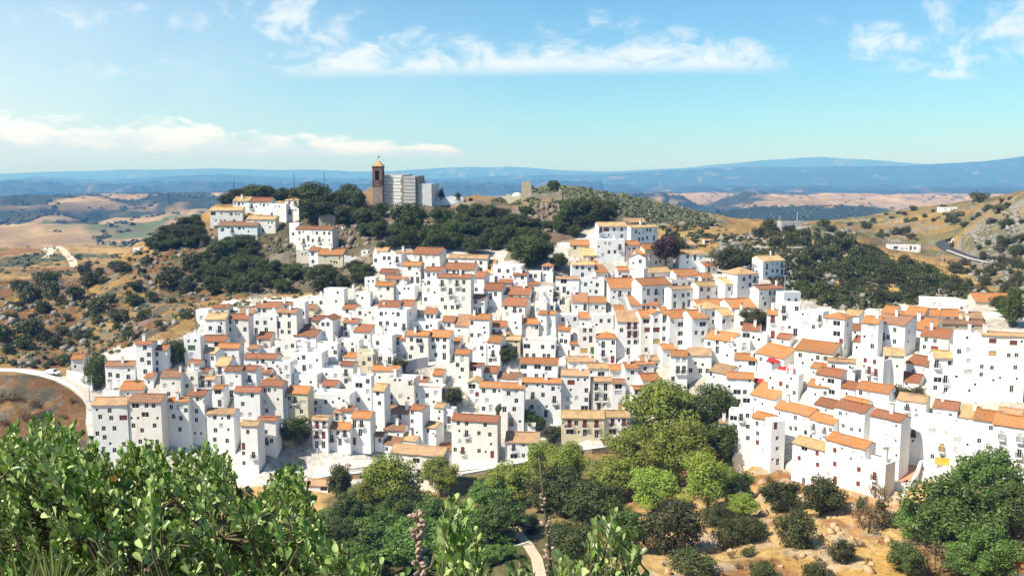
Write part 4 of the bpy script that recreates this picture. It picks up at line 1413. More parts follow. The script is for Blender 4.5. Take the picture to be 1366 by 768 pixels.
def ribbon(name, pts, width, mat, zoff=.05, kind='structure', bed=True):
    """road or path draped over the ground sheet"""
    P = [ground_hit(*p) for p in pts]
    fine = []
    for a, b in zip(P, P[1:]):
        n = max(1, int((b - a).length / 1.2))
        for i in range(n): fine.append(a.lerp(b, i / n))
    fine.append(P[-1])
    zz = [f.z for f in fine]
    V = []; Fq = []
    for i, f in enumerate(fine):
        a = fine[max(i - 1, 0)]; b = fine[min(i + 1, len(fine) - 1)]
        d = b - a; d.z = 0; d.normalize(); nn = Vector((d.y, -d.x, 0))
        z0 = f.z
        for s in (-.5, -.25, 0, .25, .5):
            w = f + nn * width * s
            V.append((w.x, w.y, (z0 if bed else gz(w.x, w.y)) + zoff))
    for i in range(len(fine) - 1):
        for k in range(4):
            Fq.append((i * 5 + k + 1, i * 5 + k, i * 5 + 5 + k, i * 5 + 6 + k))
    if bed: grade(fine, width)
    me = np_mesh(name, V, Fq, M[mat])
    return tag(link(name, me), kind=kind)

M['roadpave'] = mat_flat('road_concrete', (.44, .39, .33), .9, 0, .15, .8)
M['asphalt'] = mat_flat('asphalt', (.055, .055, .06), .85, 0, .2, 1.5)
M['dust'] = mat_flat('dusty_path', (.55, .44, .30), .9, 0, .15, 1.)
M['pale'] = mat_flat('pale_concrete', (.56, .51, .44), .9, 0, .15, .8)
ribbon('road', [(-40, 495), (0, 493), (30, 494), (60, 499), (85, 506), (105, 516), (122, 530), (132, 545)], 4.6, 'roadpave')
strip_wall('roadside_wall', 'low white wall edging the road that curves in from the left', 'wall', [(-40, 498), (0, 496.5), (30, 497.5), (55, 501), (78, 509), (98, 520), (112, 534), (118, 548)], 1.0, .4, 'trim')
strip_wall('roadside_wall', 'white wall and gateposts at the uphill side of the road', 'wall', [(90, 500), (106, 503), (124, 511)], 1.3, .4, 'trim')
ribbon('dirt_track', [(100, 358), (97, 350), (88, 340), (78, 331), (60, 328)], 5, 'dust', .3, bed=False)
ribbon('asphalt_road', [(1330, 352), (1300, 346), (1278, 338), (1262, 331), (1256, 326), (1262, 321), (1276, 317), (1292, 313)], 6.5, 'asphalt', .15)
strip_wall('guard_wall', 'pale guard wall along the outside of the asphalt bend', 'wall', [(1370, 360), (1330, 354.5), (1298, 348.5), (1276, 341), (1263, 336)], 1.1, .6, 'pale')
strip_wall('guard_wall', 'pale wall round the inside of the asphalt bend', 'wall', [(1268, 327), (1270, 322), (1284, 318), (1294, 313.5)], 1.2, .6, 'pale')
ribbon('field_path', [(1335, 378), (1345, 382), (1366, 392)], 2.5, 'dust', .1)
ribbon('footpath', [(722, 775), (716, 745), (704, 726), (692, 712), (684, 702)], 2.0, 'dust', .08)
strip_wall('garden_wall', 'low pale wall beside the footpath at the bottom of the ravine', 'wall', [(636, 738), (660, 735), (690, 732), (706, 727)], .8, .35, 'pale')
ribbon('street', [(424, 632), (450, 622), (480, 618), (520, 617), (560, 620), (600, 624), (640, 620), (690, 612), (740, 606)], 6.0, 'pale')
strip_wall('retaining_wall', 'long ochre stone retaining wall below the pale street', 'wall', [(405, 650), (440, 644), (480, 640), (520, 636), (556, 634)], 3.2, .8, 'sandstone', 'trim', -1.4)
strip_wall('retaining_wall', 'grey stone retaining wall above the pine trees', 'wall', [(616, 640), (650, 634), (690, 626), (706, 622)], 2.6, .8, 'stone', 'trim', -1.0)
strip_wall('retaining_wall', 'brown stone retaining wall under the street near the cream house', 'wall', [(742, 612), (790, 606), (832, 600)], 2.2, .8, 'stone', 'trim', -.6)
strip_wall('parapet_wall', 'white parapet along the outer edge of the pale street', 'wall', [(400, 655), (440, 650), (500, 647), (560, 650)], .9, .4, 'trim')
strip_wall('ravine_wall', 'rough stone base wall under the long white houses by the ravine', 'wall', [(1086, 652), (1110, 661), (1150, 674), (1177, 684)], 2.4, .9, 'sandstone', None, -.4)
strip_wall('ramp_wall', 'white ramp wall between the tall house and the yard', 'wall', [(1188, 655), (1204, 657), (1214, 656)], 1.8, .4, 'trim')
strip_wall('ramp_wall', 'white sloping wall beside the terracotta ramp', 'wall', [(1214, 655), (1222, 640), (1228, 622)], 1.4, .4, 'trim')
ribbon('ramp', [(1204, 650), (1213, 636), (1222, 618)], 3.0, 'terr', .1)
strip_wall('yard_wall', 'white wall round the yard with the yellow panel', 'wall', [(1230, 622), (1250, 628), (1274, 632)], 1.2, .3, 'trim')
strip_wall('terrace_wall', 'grey concrete yard wall in the middle of the village', 'wall', [(541, 496), (556, 492), (571, 490)], 3.0, .3, 'grey')

# yellow panel, awnings, car, poles
def awning(px, py, w, dep, yawd, mat, label):
    P = ground_hit(px, py + 12); z = ZC + kz(py) * P.y
    root = empty('awning', (P.x, P.y - .4, z), -math.radians(yawd), label, 'awning')
    mb = MB(); mb.poly([(-w / 2, -dep, -.55), (w / 2, -dep, -.55), (w / 2, 0, 0), (-w / 2, 0, 0)]); mb.poly([(-w / 2, -dep, -.8), (w / 2, -dep, -.8), (w / 2, -dep, -.552), (-w / 2, -dep, -.552)])
    mb.poly([(-w / 2, 0, -.03), (w / 2, 0, -.03), (w / 2, -dep + .01, -.58), (-w / 2, -dep + .01, -.58)])
    mb.build('canvas', [mat], root)
    mb = MB()
    for s in (-1, 1): mb.tube([(s * w / 2, -dep, -.6), (s * w / 2, 0, -1.0)], [.03, .03], 5)
    mb.build('arm', [M['iron']], root)
M['awn'] = mat_flat('red_canvas', (.36, .035, .035), .8, 0, .1)
M['yel'] = mat_flat('yellow_panel', (.70, .42, .06), .7, 0, .15)
awning(1033, 477, 3.2, 2.0, 34, M['awn'], 'red awning under the big orange gable roof')
awning(1043, 488, 1.9, 1.6, 24, M['awn'], 'left one of two small red awnings over the narrow alley')
awning(1055, 491, 2.0, 1.6, 24, M['awn'], 'right one of two small red awnings over the narrow alley')
awning(1012, 504, 2.4, 2.2, 30, M['awn'], 'red canopy on the roof terrace above the large sloping roof')
def panel_sign():
    P = ground_hit(1258, 622)
    mb = MB(); mb.box(-2.4, 2.4, -.06, .06, 0, 1.25, 0); mb.box(-2.45, 2.45, -.09, .09, 1.253, 1.33, 0)
    for x in (-2.2, 0, 2.2): mb.box(x - .05, x + .05, .062, .14, -.5, 1.2, 0)
    o = mb.build('yellow_panel', [M['yel']], None, P + Vector((0, -2.2, .9)), -math.radians(22))
    tag(o, 'yellow panel fence standing in the yard below the white houses', 'fence')
panel_sign()
def car():
    P = ground_hit(70, 499.5); P.z += .06
    root = empty('parked_car', P, math.radians(-14), 'white car parked on the road at the left edge', 'car')
    mb = MB()
    prof = [(-2.05, .35), (2.05, .35), (2.08, .75), (1.2, .88), (.65, 1.4), (-1.0, 1.45), (-1.75, .95), (-2.1, .85)]
    for s in (-1, 1):
        pts = [(x, s * .82 * (1 if z < 1 else .82), z) for x, z in prof]
        mb.poly(pts if s < 0 else pts[::-1])
    n = len(prof)
    for i in range(n):
        a, b = prof[i], prof[(i + 1) % n]
        f = lambda p: .82 * (1 if p[1] < 1 else .82)
        mb.poly([(a[0], -f(a), a[1]), (a[0], f(a), a[1]), (b[0], f(b), b[1]), (b[0], -f(b), b[1])])
    mb.build('body', [mat_flat('white_car_paint', (.75, .75, .76), .25, 0, .02, 1, .5)], root)
    for s in (-1, 1):
        mb = MB(); pts = [(1.05, s * .775, .95), (.6, s * .70, 1.34), (-.95, s * .70, 1.37), (-1.5, s * .775, .98)]
        mb.poly(pts if s < 0 else pts[::-1]); mb.build('window', [M['glass']], root)
        for x in (-1.3, 1.3):
            mb = MB()
            mb.tube([(x, s * .66, .32), (x, s * .86, .32)], [.32, .32], 14); mb.build('wheel', [M['iron']], root)
    mb = MB(); mb.poly([(1.22, -.66, .90), (1.22, .66, .90), (.70, .60, 1.37), (.70, -.60, 1.37)]); mb.build('windscreen', [M['glass']], root)
car()
def pole(px, py, h, label, arm=False, mat='frame'):
    P = ground_hit(px, py)
    mb = MB(); mb.tube([(0, 0, -1), (0, 0, h * .6), (0, 0, h)], [.16, .12, .09], 8)
    if arm: mb.tube([(0, 0, h - .1), (0, -1.2, h + .15)], [.07, .05], 6); mb.box(-.15, .15, -1.7, -1.1, h + .08, h + .2, 0)
    o = mb.build('pole', [M[mat]], None, P)
    return tag(o, label, 'pole')
pole(1063, 303, 7, 'left one of two grey masts beside the shed on the ridge')
pole(1040, 304, 6, 'right-leaning thin grey mast next to the ridge shed'.replace('right-leaning ', ''))
pole(120, 540, 6, 'street lamp standing at the road bend by the leftmost houses', True, 'grey')
pole(1046, 408, 9, 'tall thin lamp pole beside the isolated white house', True, 'grey')
pole(313, 270, 9, 'thin dark pole on the hilltop behind the outcrop houses', False, 'iron')
pole(393, 268, 11, 'thin lamp post among hilltop trees left of the church', False, 'iron')
pole(433, 266, 11, 'thin lamp post close to the church apse', False, 'iron')
# ------------------------------------------------------------------ trees and bushes
def kites(P, Nrm, size, asp=.55):
    """leaf-sized four-cornered faces: centres, normals, lengths"""
    n = len(P)
    a = np.cross(Nrm, RNG.normal(size=(n, 3))); a /= np.linalg.norm(a, axis=1)[:, None] + 1e-9
    b = np.cross(Nrm, a)
    s = (size * RNG.uniform(.65, 1.35, n))[:, None]
    V = np.stack([P - a * s * .5, P + b * s * asp * .5 + a * s * .05, P + a * s * .5, P - b * s * asp * .5 + a * s * .05], 1).reshape(-1, 3)
    Fq = np.arange(4 * n).reshape(-1, 4)
    return V, Fq

def unit(n):
    v = RNG.normal(size=(n, 3)); return v / np.linalg.norm(v, axis=1)[:, None]

def crown_mesh(name, mat, lumps, per, leaf, shell=.75, up=.25, asp=.6):
    """lumps: (x,y,z,r,flat) ; leaves on and just inside each lump's skin"""
    Ps, Ns, Ts = [], [], []
    for (x, y, z, r, fl) in lumps:
        n = max(8, int(per * r * r))
        d = unit(n)
        rr = r * RNG.uniform(shell, 1.0, n) ** 1.0
        rr *= 1 + .22 * np.sin(d[:, 0] * 5 + x * 3) * np.cos(d[:, 1] * 4 + y * 2 + d[:, 2] * 3)
        p = d * rr[:, None]; p[:, 2] *= fl
        Ps.append(p + np.array([x, y, z]))
        nn = d + RNG.normal(size=(n, 3)) * .55; nn[:, 2] += up
        Ns.append(nn / np.linalg.norm(nn, axis=1)[:, None])
        Ts.append(np.clip(RNG.normal(.25, .25, n), 0, 1))
    P = np.concatenate(Ps); Nn = np.concatenate(Ns); T = np.concatenate(Ts)
    V, Fq = kites(P, Nn, leaf, asp)
    c = np.repeat(T, 4)[:, None] * np.ones(3)
    return np_mesh(name, V, Fq, mat, c)

def lumps_round(R, H, n, rmin, rmax, z0, flat=.85, fill=.85):
    out = []
    for i in range(n):
        d = unit(1)[0]; d[2] = abs(d[2]) * 1.0 if RNG.random() < .45 else d[2]
        k = RNG.uniform(.45, 1) * fill
        r = RNG.uniform(rmin, rmax)
        out.append((d[0] * (R - r * .6) * k, d[1] * (R - r * .6) * k, z0 + H * .5 + d[2] * (H * .5 - r * .4) * k, r, flat))
    return out

def trunk_mesh(name, H, r, lumps, k=6):
    mb = MB()
    pts = [(0, 0, -.8)]; x = y = 0
    for i in range(1, 6):
        x += RNG.normal() * .12; y += RNG.normal() * .12
        pts.append((x, y, H * i / 5))
    mb.tube(pts, [r * 1.25, r, r * .85, r * .7, r * .5, r * .25], 7)
    for l in lumps[:k]:
        b = pts[RNG.integers(2, 5)]
        mid = ((b[0] + l[0]) / 2, (b[1] + l[1]) / 2, (b[2] + l[2]) / 2 + .1)
        mb.tube([b, mid, (l[0], l[1], l[2])], [r * .45, r * .3, r * .1], 5)
    return mb.mesh(name, M['bark'])

TREES = {}
def make_kind(kind, variants):
    L = []
    for v in range(variants):
        if kind == 'pine':        # rounded aleppo pine, about 10 m tall before scaling
            R, H = 4.3, 8.8
            lp = lumps_round(R, H, 44, .8, 1.45, .9, .85, 1.0) + [(0, 0, 4.8, 2.7, 1.1)]
            cm = crown_mesh('crown', M['pine'], lp, 230, .30, .72, .35, .5)
            tm = trunk_mesh('trunk', 8, .24, lp, 9)
        elif kind == 'oak':       # dense dark evergreen
            R, H = 4.2, 8.2
            lp = lumps_round(R, H, 46, .75, 1.45, .2, .9, 1.0) + [(0, 0, 4, 2.8, 1)]
            cm = crown_mesh('crown', M['oak'], lp, 170, .33, .74, .25)
            tm = trunk_mesh('trunk', 6, .26, lp, 7)
        elif kind == 'mid':       # brighter leafy tree, feathery
            R, H = 4.4, 8.4
            lp = lumps_round(R, H, 85, .5, 1.1, .1, .95, 1.0) + [(0, 0, 4.2, 2.8, 1)]
            cm = crown_mesh('crown', M['mid'], lp, 210, .32, .65, .2, .5)
            tm = trunk_mesh('trunk', 6, .24, lp, 7)
        elif kind == 'bush':      # round scrub, 3 m wide and 2.2 m tall
            lp = lumps_round(1.55, 2.7, 26, .28, .55, -.6, .9, .95)+ [(0, 0, .6, 1.0, .9)]
            cm = crown_mesh('foliage', M['bush'], lp, 300, .2, .7, .25)
            mb = MB()
            for k in range(5):
                l = lp[k]; mb.tube([(l[0] * .15, l[1] * .15, -.5), (l[0] * .5, l[1] * .5, l[2] * .5), (l[0], l[1], l[2])], [.07, .05, .02], 5)
            tm = mb.mesh('stem', M['bark'])
        elif kind == 'bigbush':   # broad rounded bush with fine leaves, 5 m wide
            lp = lumps_round(2.6, 4.6, 40, .45, .9, -.9, .9, 1.0) + [(0, 0, 1.2, 1.6, .9)]
            cm = crown_mesh('foliage', M['bush'], lp, 330, .2, .7, .25)
            tm = trunk_mesh('stem', 2.4, .14, lp, 6)
        elif kind == 'dry':
            lp = lumps_round(1.4, 1.8, 14, .3, .6, .0, .9)
            cm = crown_mesh('foliage', M['dry'], lp, 230, .2, .4, .2, .3)
            mb = MB()
            for k in range(6):
                l = lp[k]; mb.tube([(l[0] * .1, l[1] * .1, -.4), (l[0], l[1], l[2])], [.05, .02], 5)
            tm = mb.mesh('stem', M['bark'])
        elif kind == 'cypress':
            lp = [(RNG.normal() * .1, RNG.normal() * .1, .7 + i * .42, max(.25, .95 * math.sin(math.pi * min(1, (i + 3.2) / 19)) ), 1.1) for i in range(16)]
            cm = crown_mesh('crown', M['cyp'], lp, 260, .28, .7, .5)
            tm = trunk_mesh('trunk', 3, .14, lp, 0)
        elif kind == 'plum':
            lp = lumps_round(4.0, 6.6, 36, .8, 1.5, 1.4, .9) + [(0, 0, 4.4, 2.2, 1)]
            cm = crown_mesh('crown', M['purple'], lp, 130, .40, .7, .2)
            tm = trunk_mesh('trunk', 5, .24, lp, 6)
        z = np.array([vv.co.z for vv in cm.vertices]); x = np.array([vv.co.x for vv in cm.vertices])
        L.append((cm, tm, np.percentile(z, 99.5), np.percentile(x, 99) - np.percentile(x, 1)))
    TREES[kind] = L
make_kind('pine', 4); make_kind('oak', 4); make_kind('mid', 3); make_kind('bush', 6); make_kind('bigbush', 3); make_kind('dry', 2); make_kind('cypress', 1); make_kind('plum', 1)
_tc = 0
NAMES = {'pine': ('pine_tree', 'crown', 'trunk'), 'oak': ('evergreen_tree', 'crown', 'trunk'), 'mid': ('leafy_tree', 'crown', 'trunk'), 'bush': ('bush', 'foliage', 'stem'), 'bigbush': ('bush', 'foliage', 'stem'),
         'dry': ('dry_bush', 'foliage', 'stem'), 'cypress': ('cypress_tree', 'crown', 'trunk'), 'plum': ('purple_tree', 'crown', 'trunk')}
def plant(kind, px, py, hp, wp, label, group=None, P=None, cat=None, lift=None):
    """stand a tree so its foot is at the photo point (px, py), hp pixels tall and wp pixels wide"""
    global _tc
    _tc += 1
    if P is None: P = ground_hit(px, py)
    z = gz(P.x, P.y) if lift is None else lift
    m = P.y / F
    cm, tm, H, W = TREES[kind][_tc % len(TREES[kind])]
    s = hp * m / H; sw = wp * m / W
    nm, cn, tn = NAMES[kind]
    root = empty(nm, (P.x, P.y, z), RNG.uniform(0, 6.28), label, cat or ('bush' if 'bush' in nm else 'tree'), group)
    root.scale = (sw, sw, s)
    link(cn, cm, root); link(tn, tm, root)
    return root

# trees of the ravine and the village, one by one: kind, x, foot y, height, width, label
LIST = [
('pine', 886, 612, 104, 92, 'tall light green pine right behind the cream and white pair of houses'),
('oak', 950, 568, 54, 56, 'dark rounded tree between the tall pine and the right-hand houses'),
('oak', 925, 590, 50, 44, 'dark tree wedged behind the right flank of the tall pine'),
('oak', 852, 590, 36, 30, 'small dark tree at the left foot of the tall pine'),
('pine', 850, 645, 80, 80, 'broad pine with lit lumps below the tall pine to its left'),
('pine', 905, 655, 92, 88, 'large yellow-green pine in the middle of the grove'),
('pine', 945, 690, 86, 62, 'leaning bright pine on the right edge of the grove'),
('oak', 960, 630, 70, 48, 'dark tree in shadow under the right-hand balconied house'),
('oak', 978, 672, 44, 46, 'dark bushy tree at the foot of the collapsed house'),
('pine', 818, 672, 66, 62, 'low pine on the left edge of the grove'),
('pine', 872, 690, 66, 60, 'short pine in front of the large yellow-green one'),
('pine', 757, 655, 72, 54, 'pine with a bright crown just right of the small street house'),
('pine', 722, 648, 60, 42, 'slender pine hiding the corner of the small street house'),
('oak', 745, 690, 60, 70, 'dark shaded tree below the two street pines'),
('oak', 790, 705, 66, 70, 'dark shaded thicket tree left of the pine grove'),
('pine', 684, 680, 66, 72, 'wide pine below the grey stone retaining wall'),
('mid', 655, 695, 58, 56, 'leafy tree in front of the wide pine'),
('pine', 520, 690, 82, 70, 'umbrella pine in front of the pale parapet'),
('pine', 588, 668, 56, 40, 'small round pine before the long tan roof'),
('pine', 493, 690, 50, 46, 'low pine branching left of the umbrella pine'),
('oak', 455, 668, 48, 30, 'dark shrub-like tree right of the two-part tan hut roof'),
('oak', 462, 705, 46, 40, 'dark tree left of the bare ochre path'),
('oak', 545, 705, 50, 60, 'dark tree in the shade under the umbrella pine'),
('mid', 580, 718, 52, 62, 'mid green tree behind the dry seed stalk'),
('mid', 505, 748, 62, 80, 'yellow-green leafy tree low beside the ochre path'),
('mid', 560, 765, 70, 90, 'dense leafy tree at the bottom edge behind the dry seed stalk'),
('mid', 625, 745, 60, 66, 'bright leafy tree left of the pale footpath'),
('mid', 665, 728, 60, 66, 'round leafy tree above the low garden wall'),
('oak', 770, 745, 56, 60, 'dark tree at the top of the bare sandy bank'),
('mid', 832, 745, 70, 64, 'dark green tree beside the round bush on the sand'),
('oak', 440, 760, 60, 80, 'shadowy tree at the bottom left of the ochre path'),
('mid', 470, 775, 50, 70, 'leafy tree just inside the bottom edge near the big shrub'),
('bigbush', 895, 742, 72, 78, 'large round grey-green bush on the sandy bank'),
('pine', 990, 694, 34, 44, 'small bright pine alone on the ochre slope'),
('bigbush', 972, 728, 40, 40, 'dark bush casting shade on the ochre slope'),
('bigbush', 998, 722, 34, 46, 'low dark bush under the small bright pine'),
('oak', 1040, 682, 40, 48, 'dark bush-like tree below the left end of the long white houses'),
('bigbush', 1122, 752, 30, 36, 'low rounded bush alone on the ochre slope toward the right'),
('bigbush', 1092, 775, 26, 40, 'green bush cut by the bottom edge right of centre'),
('bigbush', 955, 706, 30, 34, 'small dark bush touching the grove above the bare sand'),
('bigbush', 1060, 728, 54, 54, 'rounded dark bush alone on the ochre slope'),
('oak', 1095, 690, 54, 56, 'spiky dark tree standing before the red-shuttered house'),
('bigbush', 930, 778, 44, 62, 'green bush cut by the bottom edge on the sand'),
('bigbush', 1018, 775, 24, 46, 'low bush at the bottom edge below the ochre slope'),
('bush', 1000, 745, 14, 20, 'tiny dry bush alone in the middle of the sand'),
('mid', 1268, 745, 110, 112, 'huge dark green tree filling the lower right ravine'),
('mid', 1318, 702, 100, 84, 'tall leafy tree before the long white street houses'),
('mid', 1225, 730, 60, 62, 'green tree at the left edge of the right-hand thicket'),
('mid', 1316, 778, 84, 66, 'lighter green tree in the bottom right corner'),
('oak', 1352, 720, 70, 60, 'dark tree at the right edge above the corner tree'),
('mid', 1290, 778, 60, 70, 'bright leafy shrub tree at the bottom right'),
('dry', 1248, 772, 50, 44, 'brownish thin bush in front of the right-hand thicket'),
('oak', 1208, 768, 40, 46, 'dark green bush tree at the left foot of the thicket'),
('dry', 1157, 712, 36, 42, 'dry brown bush on the crumbling bank'),
('bush', 1186, 708, 22, 22, 'small dark bush on the rocks under the ramp'),
('bush', 1172, 690, 18, 14, 'tiny bush by the house corner on the rocks'),
('bush', 1150, 690, 20, 16, 'small dark tuft on the crumbling bank'),
('dry', 1172, 676, 26, 24, 'brown bush at the foot of the end house'),
('oak', 1007, 440, 28, 36, 'dark tree among the upper right rooftops'),
('oak', 605, 545, 30, 28, 'dark tree in a courtyard between white houses of the lower village'),
('oak', 393, 590, 36, 42, 'dark round tree beside the stone ruin roof'),
('oak', 130, 505, 46, 34, 'dark tree right of the pink-roofed roadside house'),
('oak', 534, 498, 20, 18, 'small tree beside the grey concrete yard wall'),
('oak', 718, 575, 22, 22, 'small dark tree left of the cream house'),
('mid', 705, 570, 34, 20, 'pale feathery tree against the white wall near the cream house'),
('oak', 739, 582, 24, 24, 'dark shrub tree touching the left side of the cream house'),
('oak', 666, 560, 22, 10, 'thin dark tree at the right end of the long brown-roofed house'),
('oak', 676, 485, 24, 26, 'small tree in the gap under the tall tan-roofed house'),
('oak', 232, 480, 40, 28, 'dark tree behind the left-end white houses'),
('oak', 190, 505, 20, 26, 'small dark tree in front of the terrace house at the left'),
('bush', 1196, 530, 16, 30, 'dark green hedge bush in a courtyard of the right terraces'),
('bush', 1222, 530, 14, 26, 'green hedge bush right of the courtyard one'),
('oak', 1352, 436, 50, 28, 'dark tree at the right edge above the rooftops'),
('oak', 1332, 416, 22, 20, 'small dark tree next to the orange roof on the far right'),
('mid', 1340, 424, 14, 18, 'yellowish bush under the right-edge tree'),
('plum', 888, 358, 44, 34, 'purple-brown tree behind the beige house'),
('oak', 905, 352, 34, 26, 'dark tree right of the purple-brown one'),
('oak', 972, 366, 36, 44, 'dark tree clump left of the isolated white house'),
('oak', 990, 360, 26, 36, 'dark tree behind the hipped tan roof'),
('oak', 722, 352, 30, 36, 'leafy dark tree at the foot of the crag beside the village roofs'),
('oak', 705, 356, 40, 50, 'large dark tree where the crag meets the top houses'),
('oak', 745, 362, 24, 22, 'dark tree in front of the jagged ruin'),
('cypress', 589, 268, 23, 9, 'tall cypress beyond the church hall'),
('cypress', 578.5, 262, 24, 7, 'thin cypress tip rising behind the church hall'),
('cypress', 611, 265, 12, 10, 'short rounded cypress by the cemetery'),
('cypress', 628, 260, 5, 6, 'tiny cypress on the tan cemetery wall'),
('oak', 415, 285, 40, 48, 'large round tree on the hilltop right of the hipped house'),
('oak', 440, 288, 30, 44, 'dark tree in the middle of the hilltop grove'),
('oak', 467, 278, 28, 24, 'dark slim tree near the orange apse wall'),
('oak', 455, 272, 22, 24, 'leafy tree on the hilltop grove skyline'),
('oak', 425, 300, 34, 50, 'spreading tree above the large outcrop house'),
('oak', 460, 300, 30, 36, 'dark tree between the large outcrop house and the church'),
('oak', 545, 320, 46, 40, 'big dark tree hanging on the crag below the church'),
('oak', 738, 258, 14, 14, 'small bright tree on the skyline by the castle wall'),
('oak', 790, 300, 36, 44, 'large dark tree at the right end of the crag'),
('oak', 765, 302, 34, 40, 'dark tree left of the crag-end tree'),
('oak', 810, 296, 26, 26, 'dark tree behind the bowed balcony house'),
]
def plant_top(kind, px, ytop, wp, Y, label):
    """a tree on the far side of the crest: its tip shows at (px, ytop), its foot is on the ground at distance Y"""
    P = at(px, ytop, Y); z = gz(P.x, P.y)
    m = Y / F
    return plant(kind, px, 0, max(4.0, P.z - z) / m, wp, label, P=P)
for a in [('oak', 345, 247, 46, 366, 'broad dark tree on the skyline behind the outcrop houses'), ('oak', 318, 252, 30, 366, 'low dark tree at the left end of the outcrop skyline'),
          ('oak', 300, 260, 18, 362, 'small tree on the skyline rocks left of the outcrop houses'), ('oak', 378, 251, 32, 366, 'dark tree on the skyline right of the broadest outcrop tree'), ('oak', 402, 250, 30, 368, 'dark tree on the hilltop behind the hipped outcrop house')]: plant_top(*a)
for k, px, py, hp, wp, lab in LIST: plant(k, px, py, hp, wp, lab)

KEEP = [(474, 326, 498, 346), (576, 254, 664, 273), (276, 248, 402, 316), (388, 285, 464, 350), (394, 325, 462, 352), (494, 208, 580, 272), (676, 238, 752, 268), (792, 292, 915, 350), (735, 318, 800, 345), (348, 322, 386, 342), (520, 284, 570, 294), (712, 268, 740, 290), (1242, 306, 1300, 346), (1015, 335, 1052, 375), (955, 320, 998, 345), (1184, 322, 1230, 338), (1040, 292, 1075, 303), (95, 468, 115, 496), (120, 462, 135, 470)]
def scatter(poly, n, kind, h0, h1, asp, group, label, mind, rnd, cat=None, avoid=None):
    xs = [p[0] for p in poly]; ys = [p[1] for p in poly]
    done = []; tries = 0
    while len(done) < n and tries < n * 60:
        tries += 1
        x = rnd.uniform(min(xs), max(xs)); y = rnd.uniform(min(ys), max(ys))
        if not inpoly(np.array([x]), np.array([y]), poly)[0]: continue
        if avoid and any(inpoly(np.array([x]), np.array([y]), a)[0] for a in avoid): continue
        k = kind(x, y) if callable(kind) else kind
        h = h0 + (h1 - h0) * rnd.random() ** 1.6
        if any((x - a) ** 2 + ((y - b) * 1.6) ** 2 < (mind * (h + c) * .5) ** 2 for a, b, c in done): continue
        if any(x + h * asp * .5 > a and x - h * asp * .5 < c_ and y - h < d_ and y > b for a, b, c_, d_ in KEEP): continue
        done.append((x, y, h))
        plant(k, x, y, h, h * asp * rnd.uniform(.85, 1.25), label, group, cat=cat)
    return done
rs = random.Random(5)
mixo = 'oak'
scatter([(462, 282), (800, 286), (806, 300), (770, 316), (700, 345), (580, 335), (480, 345), (455, 320)], 66, mixo, 15, 33, 1.1, 'trees crowding the crag below the church', 'dark evergreen crowded on the crag between church and village', .62, rs,
        cat='tree', avoid=[[(524, 286), (568, 286), (566, 294), (528, 294)], [(712, 276), (745, 276), (745, 300), (716, 300)]])
scatter([(285, 330), (345, 318), (390, 345), (470, 352), (500, 350), (490, 385), (400, 390), (330, 395), (290, 400), (262, 370)], 62, mixo, 14, 34, 1.15, 'trees on the left outcrop', 'dark evergreen growing thickly under the outcrop houses', .62, rs, cat='tree',
        avoid=[[(360, 340), (400, 340), (400, 352), (360, 352)], [(256, 322), (300, 322), (310, 350), (262, 352)], [(370, 378), (470, 366), (475, 384), (380, 392)]])
scatter([(200, 330), (280, 285), (300, 300), (290, 325), (240, 335), (205, 338)], 26, mixo, 12, 28, 1.15, 'trees below the rocky hilltop edge', 'dark evergreen on the steep edge left of the outcrop houses', .6, rs, cat='tree')
scatter([(0, 395), (60, 378), (190, 352), (260, 345), (285, 400), (250, 430), (205, 455), (150, 462), (110, 490), (60, 490), (0, 485)], 84, 'bush', 6, 27, 1.15, 'bushes among the rocks of the left slope', 'dark green bush among rocks on the left slope', .95, rs)
scatter([(0, 535), (60, 520), (110, 540), (110, 560), (0, 580)], 10, 'dry', 6, 14, 1.4, 'dry tufts under the left road', 'dry brown tuft below the left road', 1.0, rs)
scatter([(960, 330), (1010, 315), (1060, 305), (1110, 300), (1130, 325), (1170, 345), (1215, 360), (1260, 375), (1330, 395), (1225, 400), (1130, 414), (1065, 398), (1050, 365), (985, 350)], 112, 'bush', 7, 24, 1.25, 'scrub bushes of the right-hand slope', 'dark scrub bush on the slope above the right-hand roofs', .62, rs, avoid=[[(955, 318), (998, 318), (998, 348), (955, 348)]])
scatter([(1130, 300), (1200, 285), (1255, 282), (1300, 270), (1366, 262), (1366, 310), (1300, 308), (1240, 318), (1190, 330), (1140, 318)], 44, 'bush', 4, 14, 1.3, 'bushes on the dry right-hand hill', 'round dark bush dotted over the dry hill beyond the bend', 1.1, rs)
scatter([(1290, 335), (1366, 312), (1366, 345), (1320, 347)], 12, 'bush', 6, 18, 1.3, 'bushes on the grey rock slope', 'dark bush on the grey rock slope right of the road', 1.0, rs)
scatter([(1250, 345), (1366, 360), (1366, 400), (1335, 395), (1270, 372)], 22, 'bush', 6, 17, 1.2, 'bushes below the asphalt road', 'dark bush below the asphalt road above the far right roofs', .8, rs)
scatter([(840, 690), (960, 700), (1110, 700), (1200, 690), (1210, 768), (860, 768)], 26, 'dry', 4, 13, 1.3, 'dry tufts on the ochre slope', 'dry brown tuft on the ochre slope', 1.3, rs)
scatter([(420, 690), (620, 690), (700, 720), (690, 768), (420, 768)], 15, 'mid', 20, 36, 1.1, 'undergrowth trees of the ravine', 'mid green undergrowth tree on the ravine floor behind the shrubs', .7, rs, cat='tree')
scatter([(640, 650), (760, 660), (830, 690), (820, 745), (740, 740), (690, 700), (640, 690)], 15, 'oak', 18, 30, 1.15, 'shaded trees of the ravine', 'dark shaded tree packed between the ravine pines', .6, rs, cat='tree')

